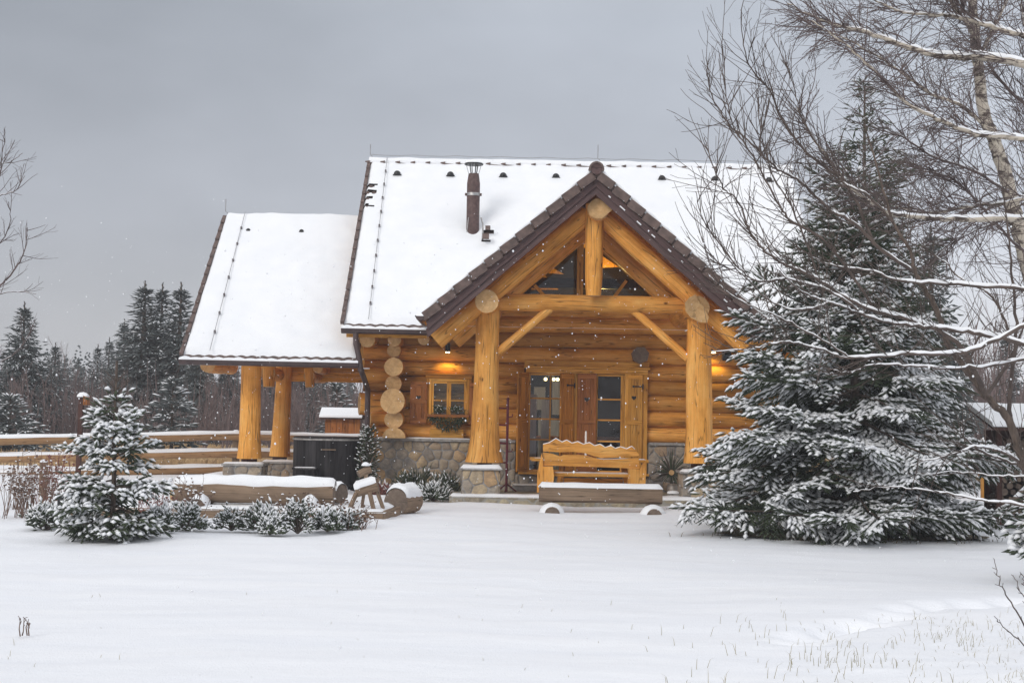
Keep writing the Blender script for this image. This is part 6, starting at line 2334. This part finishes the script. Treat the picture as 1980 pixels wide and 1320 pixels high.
# ---- snow-laden alder reaching in from the right
YA = 14.6
ab = at(2010, 1060, YA)
alder = thing("alder_tree", (ab[0], ab[1], 0), "leaning bare tree with long snow topped limbs sweeping left over the spruce", "bare tree")
tw = Twigs(57)
LIMBS = [
    ([(2012, 1075), (1995, 960), (1978, 895), (1950, 812), (1907, 765), (1871, 718), (1832, 662), (1812, 600), (1789, 560), (1768, 520), (1760, 482), (1727, 430), (1698, 332), (1672, 240)], 0.048, 14.6, 4),
    ([(1950, 812), (1955, 740), (1965, 640), (1958, 540), (1948, 440), (1940, 360)], 0.026, 15.0, 4),
    ([(2040, 575), (1980, 559), (1829, 549), (1747, 544), (1682, 523), (1607, 512), (1560, 490)], 0.024, 14.2, 6),
    ([(2040, 690), (1980, 665), (1894, 645), (1829, 635), (1763, 629), (1698, 618), (1649, 600), (1600, 583), (1552, 565), (1500, 520)], 0.028, 13.9, 6),
    ([(1907, 765), (1850, 660), (1763, 619), (1698, 603), (1633, 574), (1584, 541), (1542, 521), (1503, 502), (1467, 473), (1447, 440), (1425, 385), (1399, 365), (1375, 310), (1362, 265)], 0.024, 14.4, 7),
    ([(2000, 620), (1894, 670), (1838, 684), (1763, 684), (1698, 688), (1633, 691), (1594, 678), (1535, 662), (1487, 666), (1447, 675), (1376, 679)], 0.022, 13.7, 5),
    ([(2040, 680), (1980, 694), (1910, 707), (1838, 712), (1760, 708), (1690, 705), (1640, 720), (1600, 712)], 0.02, 14.0, 5),
    ([(1768, 525), (1700, 480), (1650, 430), (1607, 407), (1548, 352), (1503, 326), (1454, 277), (1405, 235), (1376, 182), (1366, 134)], 0.022, 14.8, 7),
    ([(1690, 470), (1640, 360), (1590, 320), (1548, 283), (1509, 228), (1493, 182), (1451, 130), (1436, 78), (1434, 23)], 0.019, 15.0, 7),
    ([(1727, 430), (1680, 380), (1633, 355), (1607, 319), (1568, 261), (1540, 190), (1520, 120)], 0.016, 14.9, 7),
    ([(1698, 605), (1600, 470), (1535, 430), (1503, 390), (1455, 300), (1420, 250), (1405, 190), (1398, 95)], 0.016, 14.5, 7),
    ([(1584, 545), (1560, 470), (1530, 400), (1490, 330), (1470, 250), (1465, 180)], 0.013, 14.3, 7),
    ([(1660, 600), (1600, 560), (1520, 540), (1470, 545), (1430, 520), (1390, 470), (1358, 420), (1345, 370)], 0.014, 13.8, 7),
    ([(1600, 585), (1540, 600), (1480, 575), (1430, 525), (1400, 515), (1360, 480)], 0.011, 13.7, 6),
    ([(1640, 690), (1560, 640), (1500, 610), (1440, 585), (1400, 560), (1370, 530)], 0.010, 13.6, 6),
    ([(1978, 895), (1930, 871), (1883, 863), (1852, 875), (1800, 888), (1760, 900)], 0.018, 14.4, 4),
    ([(1978, 900), (1930, 885), (1890, 868), (1862, 840), (1850, 800)], 0.016, 14.6, 4),
    ([(2040, 990), (1978, 976), (1911, 968), (1832, 954), (1760, 944), (1714, 942), (1650, 950)], 0.014, 13.4, 3),
    ([(2040, 925), (1970, 920), (1922, 919), (1850, 912), (1780, 918)], 0.011, 13.8, 3),
    ([(1907, 765), (1950, 700), (1975, 640), (1990, 560)], 0.022, 14.9, 4),
    ([(1950, 640), (1920, 575), (1860, 540), (1820, 500), (1770, 475)], 0.015, 15.2, 5),
    ([(1871, 718), (1900, 640), (1940, 600), (1960, 560)], 0.014, 14.9, 4),
]
for pxs, r, Y, dens in LIMBS:
    pts = bez(pxs, Y, 0.35, tw.g)
    tw.lines.append((pts, np.linspace(r, max(0.0035, r * 0.16), len(pts))))
    Ln = float(np.linalg.norm(np.diff(pts, axis=0), axis=1).sum())
    for k in range(int(Ln * dens * 2.0)):
        u = tw.g.uniform(0.08, 0.99)
        i = min(len(pts) - 2, int(u * (len(pts) - 1)))
        t = unit(pts[i + 1] - pts[i])
        nd = unit(t * 0.8 + tw.g.normal(0, 0.5, 3) + [0, 0, 0.12])
        tw.grow(pts[i], nd, tw.g.uniform(0.2, 0.9), 0.0056, 1 if tw.g.random() < 0.6 else 0, 0.05, 0.09, 0.08, 4, 0.6, 0.5, 0.0)
tw.build(alder, "twig", "bark", 0.03, 0.0075, snow_gain=1.25)
print("alder lines", len(tw.lines))

# ---- bare tree outside the left edge
lb = at(-150, 930, 22)
lt = thing("bare_tree", (lb[0], 22.0, 0), "bare tree at the left edge, only its thin twigs in view", "bare tree")
tw = Twigs(77)
for pxs, r, dens in [
    ([(-150, 930), (-140, 700), (-120, 500), (-100, 300), (-90, 100)], 0.10, 1),
    ([(-130, 640), (-60, 590), (0, 553), (35, 512), (49, 477), (53, 440)], 0.022, 6),
    ([(-120, 520), (-60, 420), (-5, 345), (4, 306), (9, 250)], 0.018, 5),
    ([(-100, 400), (-40, 345), (0, 320), (24, 311), (44, 296)], 0.012, 4),
    ([(-100, 450), (-40, 400), (0, 378), (30, 368), (48, 340)], 0.012, 6),
    ([(-120, 600), (-50, 580), (0, 567), (40, 564), (70, 568)], 0.012, 5),
    ([(-120, 560), (-40, 500), (0, 470), (20, 430), (16, 390)], 0.014, 5),
    ([(-130, 800), (-70, 720), (0, 700), (40, 670), (70, 625)], 0.014, 4)]:
    pts = bez(pxs, 22, 0.3, tw.g)
    tw.lines.append((pts, np.linspace(r, 0.004, len(pts))))
    Ln = float(np.linalg.norm(np.diff(pts, axis=0), axis=1).sum())
    for k in range(int(Ln * dens)):
        u = tw.g.uniform(0.3, 0.99)
        i = min(len(pts) - 2, int(u * (len(pts) - 1)))
        nd = unit(unit(pts[i + 1] - pts[i]) * 0.8 + tw.g.normal(0, 0.5, 3) + [0, 0, 0.15])
        tw.grow(pts[i], nd, tw.g.uniform(0.2, 0.6), 0.006, 1 if tw.g.random() < 0.5 else 0, 0.05, 0.09, 0.1, 4, 0.6, 0.5)
tw.build(lt, "twig_birch", "bark", 0.03, 0.012)

# ---- saplings at the lower right edge
tw = Twigs(91)
q = on_ground(1990, 1275)
sp = thing("sapling", (q[0], q[1], 0), "few thin bare sapling shoots at the lower right edge", "sapling")
for pxs, r in [([(2010, 1290), (1975, 1200), (1945, 1150), (1930, 1110), (1921, 1079)], 0.007), ([(2020, 1290), (1980, 1245), (1945, 1215), (1922, 1190)], 0.006), ([(2020, 1230), (1985, 1170), (1968, 1130), (1955, 1110)], 0.005), ([(2010, 1200), (1985, 1130), (1972, 1105)], 0.004)]:
    pts = bez(pxs, q[1], 0.05, tw.g)
    tw.lines.append((pts, np.linspace(r, 0.002, len(pts))))
    for k in range(8):
        i = tw.g.integers(4, len(pts) - 1)
        tw.grow(pts[i], unit(unit(pts[i] - pts[i - 1]) + tw.g.normal(0, 0.4, 3)), 0.03, 0.0022, 0, 0, 0.05, 0.02)
tw.build(sp, "twig", None, 1, 1)

# snowy fir at the right edge
q = at(2052, 980, 14.5)
ef = thing("fir_tree", (q[0], 14.5, 0), "small snow loaded fir mostly outside the right edge", "fir tree")
bo = conifer(lambda z, az: 0.62 * max(0.05, 1 - z / 1.6), 1.5, 0.3, 9, 0.1, 0.14, 0.022, 0.95, (5, 6), droop=0.35, seed=33, sub_step=0.09)
plant_parts(ef, *bo, (np.array([[0, 0, 0], [0, 0, 1.5]]), np.array([0.03, 0.008])), "needle_dark", 5, 0.02, 1.9)

# ================================================================== far wood
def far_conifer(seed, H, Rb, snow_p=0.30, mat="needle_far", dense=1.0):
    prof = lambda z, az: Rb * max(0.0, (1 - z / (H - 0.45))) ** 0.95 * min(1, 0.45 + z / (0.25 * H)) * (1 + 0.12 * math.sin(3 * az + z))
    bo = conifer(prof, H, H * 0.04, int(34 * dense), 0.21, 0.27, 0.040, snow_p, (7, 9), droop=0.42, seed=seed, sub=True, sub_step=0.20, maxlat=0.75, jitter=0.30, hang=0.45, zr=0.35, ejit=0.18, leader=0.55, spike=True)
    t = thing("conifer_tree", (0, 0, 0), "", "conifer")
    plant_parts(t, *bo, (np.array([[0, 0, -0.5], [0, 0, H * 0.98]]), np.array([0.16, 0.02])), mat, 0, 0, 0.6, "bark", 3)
    return t


protos = [far_conifer(201, 7.0, 1.75), far_conifer(202, 7.0, 1.45), far_conifer(203, 7.0, 1.95)]
used = [False] * 3


def put(root_list, used_, i, loc, rz, s, label, group):
    if not used_[i]:
        used_[i] = True
        r = root_list[i]
        r.location = [float(q) for q in loc]
        r.rotation_euler = (0, 0, rz)
        r.scale = (s if hasattr(s, "__len__") else (s, s, s))
        r["label"] = label
        r["group"] = group
        return r
    return copy_tree(root_list[i], loc, rz, s, label, group)


GRP = "conifers at the edge of the wood"
for px, py, Y, i, wx, lab in [
    (48, 578, 50, 2, 1.05, "large dark conifer at the left edge behind the fence"),
    (-20, 640, 48, 0, 1.0, "conifer cut by the left edge beside the large dark one"),
    (108, 658, 58, 0, 1.0, "lower conifer just right of the large dark one"),
    (152, 690, 70, 1, 1.0, "smallest pointed conifer in the gap of the skyline"),
    (190, 662, 66, 1, 1.0, "slim pale conifer left of the tall trio"),
    (212, 648, 60, 1, 0.9, "slim conifer close against the tall trio"),
    (241, 612, 57, 0, 0.95, "shoulder high conifer at the left foot of the tall trio"),
    (281, 538, 55, 1, 1.35, "left conifer of the tall trio beside the cabin"),
    (315, 541, 56, 2, 1.0, "middle conifer of the tall trio beside the cabin"),
    (351, 540, 55, 0, 1.15, "right conifer of the tall trio, partly behind the lower roof"),
    (384, 640, 52, 2, 0.9, "conifer mostly hidden behind the left verge of the lower roof"),
    (1800, 425, 34, 2, 0.72, "tall hazy conifer standing behind the big spruce on the right"),
    (1735, 520, 38, 0, 0.9, "conifer hidden between the big spruce and the hazy one"),
    (1868, 660, 50, 1, 1.0, "low conifer at the right above the plank fence"),
    (1945, 640, 54, 0, 1.0, "conifer behind the wood shed"),
    (520, 640, 58, 2, 1.1, "conifer seen between the two bay posts"),
    (580, 650, 60, 0, 1.1, "conifer just right of the rear bay post"),
    (445, 655, 56, 1, 1.1, "conifer left of the front bay post, top behind the eave"),
    (620, 690, 52, 0, 1.0, "conifer seen through the open bay under the lower roof"),
]:
    q = at(px, py, Y)
    g0_ = float(ground_z(q[0], Y))
    s = (q[2] - g0_) / 7.0
    put(protos, used, i, (q[0], Y, g0_), rng.random() * 6.28, (s * wx * 1.15, s * wx * 1.15, s), lab, GRP)

# frosted bushy firs before the wood
def mass_fir(px, py, pyb, hw, Y, lab, seed):
    q = at(px, py, Y)
    gz = float(ground_z(q[0], Y))
    H = q[2] - gz
    Rw = hw * Y / FPX
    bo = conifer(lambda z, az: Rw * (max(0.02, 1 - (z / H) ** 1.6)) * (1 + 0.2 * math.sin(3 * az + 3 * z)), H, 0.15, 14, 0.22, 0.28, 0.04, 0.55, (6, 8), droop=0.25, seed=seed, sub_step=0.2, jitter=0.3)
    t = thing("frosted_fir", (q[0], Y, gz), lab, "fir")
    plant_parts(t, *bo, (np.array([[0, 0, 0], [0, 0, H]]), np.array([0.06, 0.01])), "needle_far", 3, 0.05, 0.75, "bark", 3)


mass_fir(335, 738, 860, 55, 38.5, "bushy frosted fir beneath the tall trio behind the fence", 301)
mass_fir(20, 770, 870, 70, 41, "low frosted fir behind the fence at the left edge", 302)
mass_fir(650, 745, 850, 40, 44, "pale frosted fir behind the little hut", 303)

# bare birches and willows at the wood's edge
def far_bare(seed, H, spread):
    t = thing("bare_tree", (0, 0, 0), "", "bare tree")
    tw = Twigs(seed)
    for k in range(4):
        a = tw.g.random() * 6.28
        tw.grow((0.12 * math.cos(a), 0.12 * math.sin(a), -0.2), (spread * math.cos(a), spread * math.sin(a), 1), H * tw.g.uniform(0.7, 1.0), 0.045, 2, 0.06, 0.06, 0.3, 15, 0.5, 0.42, 0.0)
    tw.build(t, "brush", None, 1, 9, (3, 4, 5))
    return t


bprot = [far_bare(401, 5.0, 0.18), far_bare(402, 5.0, 0.30)]
bused = [False, False]
GB = "bare trees at the edge of the wood"
for px, py, Y, i, lab in [
    (50, 690, 44, 0, "bare pale stemmed tree before the large dark conifer"),
    (85, 720, 46, 1, "bare bushy tree left of the bird box post"),
    (150, 672, 62, 1, "rounded brown bare tree in the skyline gap"),
    (128, 730, 50, 0, "brown bare tree just behind the bird box post"),
    (205, 735, 48, 1, "reddish bare bush behind the leader of the young spruce"),
    (255, 730, 47, 0, "bare tree between the young spruce and the frosted fir"),
    (395, 700, 42, 0, "tall bare tree left of the front bay post"),
    (435, 705, 44, 1, "bare tree touching the front bay post"),
    (530, 700, 46, 0, "bare tree seen between the two bay posts"),
    (590, 715, 43, 1, "bare tree right of the rear bay post"),
    (650, 720, 42, 0, "bare tree above the snowy hut roof"),
    (1870, 640, 46, 0, "bare brown tree above the plank fence on the right"),
    (1925, 600, 48, 1, "bare brown tree behind the wood shed"),
    (1975, 620, 44, 0, "bare brown tree at the right edge behind the shed"),
]:
    q = at(px, py, Y)
    gz = float(ground_z(q[0], Y))
    s = (q[2] - gz) / 4.7
    put(bprot, bused, i, (q[0], Y, gz), rng.random() * 6.28, s, lab, GB)

# the closed wood behind them
def wood_mass(name, mat, n, y0, y1, hmin, hmax, seed, label, brushy):
    g = np.random.default_rng(seed)
    mb = MB()
    S0, S1, SR = [], [], []
    for k in range(n):
        y = g.uniform(y0, y1)
        x = g.uniform(-0.46, 0.46) * y
        h = g.uniform(hmin, hmax)
        gz = float(ground_z(x, y))
        if brushy:
            for j in range(55):
                a = g.random() * 6.28
                b_ = np.array([x + g.normal(0, 0.9), y + g.normal(0, 0.9), gz])
                d = unit(np.array([math.cos(a) * 0.25, math.sin(a) * 0.25, 1]) + g.normal(0, 0.12, 3))
                l = h * g.uniform(0.3, 1)
                S0.append(b_ + d * l * g.uniform(0, 0.5)); S1.append(b_ + d * l); SR.append(0.016)
        else:
            m_ = 420
            z = h * (1 - np.sqrt(g.random(m_)))
            r = 0.26 * h * (1 - z / h) ** 0.9 * g.uniform(0.5, 1.0, m_) + 0.05
            a = g.random(m_) * 6.28
            e = np.stack([x + r * np.cos(a), y + r * np.sin(a), gz + z - 0.12 * r], -1)
            s_ = np.stack([x + 0.35 * r * np.cos(a), y + 0.35 * r * np.sin(a), gz + z + 0.15 * r], -1)
            S0.extend(s_); S1.extend(e); SR.extend(g.uniform(0.045, 0.10, m_))
    spindles(mb, np.array(S0), np.array(S1), np.array(SR), 0)
    tag(mb.build(name, mat, kind="stuff"), label, "wood")


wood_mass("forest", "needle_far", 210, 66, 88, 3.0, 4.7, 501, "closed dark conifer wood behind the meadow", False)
wood_mass("brushwood", "brush", 360, 50, 62, 1.4, 3.9, 502, "grey brown thicket of bare brush along the wood", True)

# ================================================================== falling snow
g = np.random.default_rng(77)
n = 5200
y = (6 ** 3 + (26.5 ** 3 - 6 ** 3) * g.random(n)) ** (1 / 3)
P_ = np.stack([g.uniform(-0.38, 0.38, n) * y, y, np.zeros(n)], -1)
P_[:, 2] = 1.6 + g.uniform(-0.19, 0.31, n) * y
P_ = P_[(P_[:, 2] > 0.1) & ((P_[:, 2] - 1.6) / P_[:, 1] < 0.115 + 0.05 * g.random(n) ** 3)]
r = g.uniform(0.003, 0.0075, len(P_)) * np.where(g.random(len(P_)) < 0.06, 1.6, 1.0)
o = np.array([[1, 0, 0], [-1, 0, 0], [0, 1, 0], [0, -1, 0], [0, 0, 1.2], [0, 0, -1.2]])
V = P_[:, None] + o[None] * r[:, None, None]
T = np.array([[0, 2, 4], [2, 1, 4], [1, 3, 4], [3, 0, 4], [2, 0, 5], [1, 2, 5], [3, 1, 5], [0, 3, 5]])
mb = MB()
mb.add(V.reshape(-1, 3), (np.arange(len(P_))[:, None, None] * 6 + T[None]).reshape(-1, 3), None, 0, True)
tag(mb.build("falling_snow", "snow", kind="stuff"), "fine snowflakes falling in front of the cabin", "snow")

# ================================================================== sky, sun, air
SUN_EL, SUN_AZ = math.radians(28), math.radians(214)
w = bpy.data.worlds.new("World")
scene.world = w
w.use_nodes = True
nt = w.node_tree
bg = nt.nodes["Background"]
sky = N(nt, "ShaderNodeTexSky")
sky.sky_type = "NISHITA"
sky.sun_disc = False
sky.sun_elevation = SUN_EL
sky.sun_rotation = SUN_AZ
tc = N(nt, "ShaderNodeTexCoord")
sep = N(nt, "ShaderNodeSeparateXYZ")
L(nt, tc.outputs["Generated"], sep.inputs[0])
el = ramp(nt, sep.outputs["Z"], [(0.0, (5.3, 5.3, 5.6)), (0.13, (4.35, 4.5, 4.95)), (0.27, (3.9, 4.15, 4.6)), (0.45, (6.2, 6.4, 6.8)), (0.9, (8.2, 8.35, 8.7))])
mp = N(nt, "ShaderNodeMapping")
mp.inputs["Scale"].default_value = (1.0, 1.0, 2.2)
mp.inputs["Location"].default_value = (0.35, 0.2, 0.1)
L(nt, tc.outputs["Generated"], mp.inputs["Vector"])
cl = noise_tex(nt, mp.outputs["Vector"], 3.2, 4, 0.5)
col = mixc(nt, 1.0, el, ramp(nt, cl, [(0.35, 0.90), (0.68, 1.16)]), "MULTIPLY")
# the cloud thins towards the right
xr = N(nt, "ShaderNodeMapRange")
xr.inputs[1].default_value = -0.35
xr.inputs[2].default_value = 0.40
xr.inputs[3].default_value = 0.90
xr.inputs[4].default_value = 1.5
L(nt, sep.outputs["X"], xr.inputs[0])
col = mixc(nt, 1.0, col, xr.outputs[0], "MULTIPLY")
col = mixc(nt, 0.92, sky.outputs["Color"], col)
L(nt, col, bg.inputs["Color"])
bg.inputs["Strength"].default_value = 0.1

sd = bpy.data.lights.new("sun", "SUN")
sd.energy = 1.35
sd.angle = math.radians(24)
sd.color = (1.0, 0.965, 0.92)
so = bpy.data.objects.new("sun", sd)
COL.objects.link(so)
dirv = Vector((math.sin(SUN_AZ) * math.cos(SUN_EL), math.cos(SUN_AZ) * math.cos(SUN_EL), math.sin(SUN_EL)))
so.rotation_euler = (-dirv).to_track_quat("-Z", "Y").to_euler()

HAZE = True
if HAZE:
    hm = bpy.data.materials.new("haze")
    hm.use_nodes = True
    hn = hm.node_tree
    hn.nodes.remove(hn.nodes["Principled BSDF"])
    pv = hn.nodes.new("ShaderNodeVolumePrincipled")
    pv.inputs["Color"].default_value = (0.90, 0.91, 0.95, 1)
    pv.inputs["Density"].default_value = 0.0010
    hn.links.new(pv.outputs[0], hn.nodes["Material Output"].inputs["Volume"])
    M["haze"] = hm
    mb = MB()
    mb.span(-175, 175, -45, 430, -1.6, 9.6, 0)
    hz = mb.build("haze", "haze", kind="stuff")
    hz["label"] = "thin pale snowfall haze over the whole place"
    hz["category"] = "haze"

vs = scene.view_settings
scene.display_settings.display_device = "sRGB"
vs.view_transform = "Standard"
vs.look = "None"
vs.exposure = 0.02
vs.gamma = 1.0
cy = scene.cycles
cy.max_bounces = 8
cy.diffuse_bounces = 4
cy.glossy_bounces = 3
cy.transmission_bounces = 4
cy.transparent_max_bounces = 12
cy.volume_bounces = 1
cy.use_denoising = True
cy.sample_clamp_indirect = 6
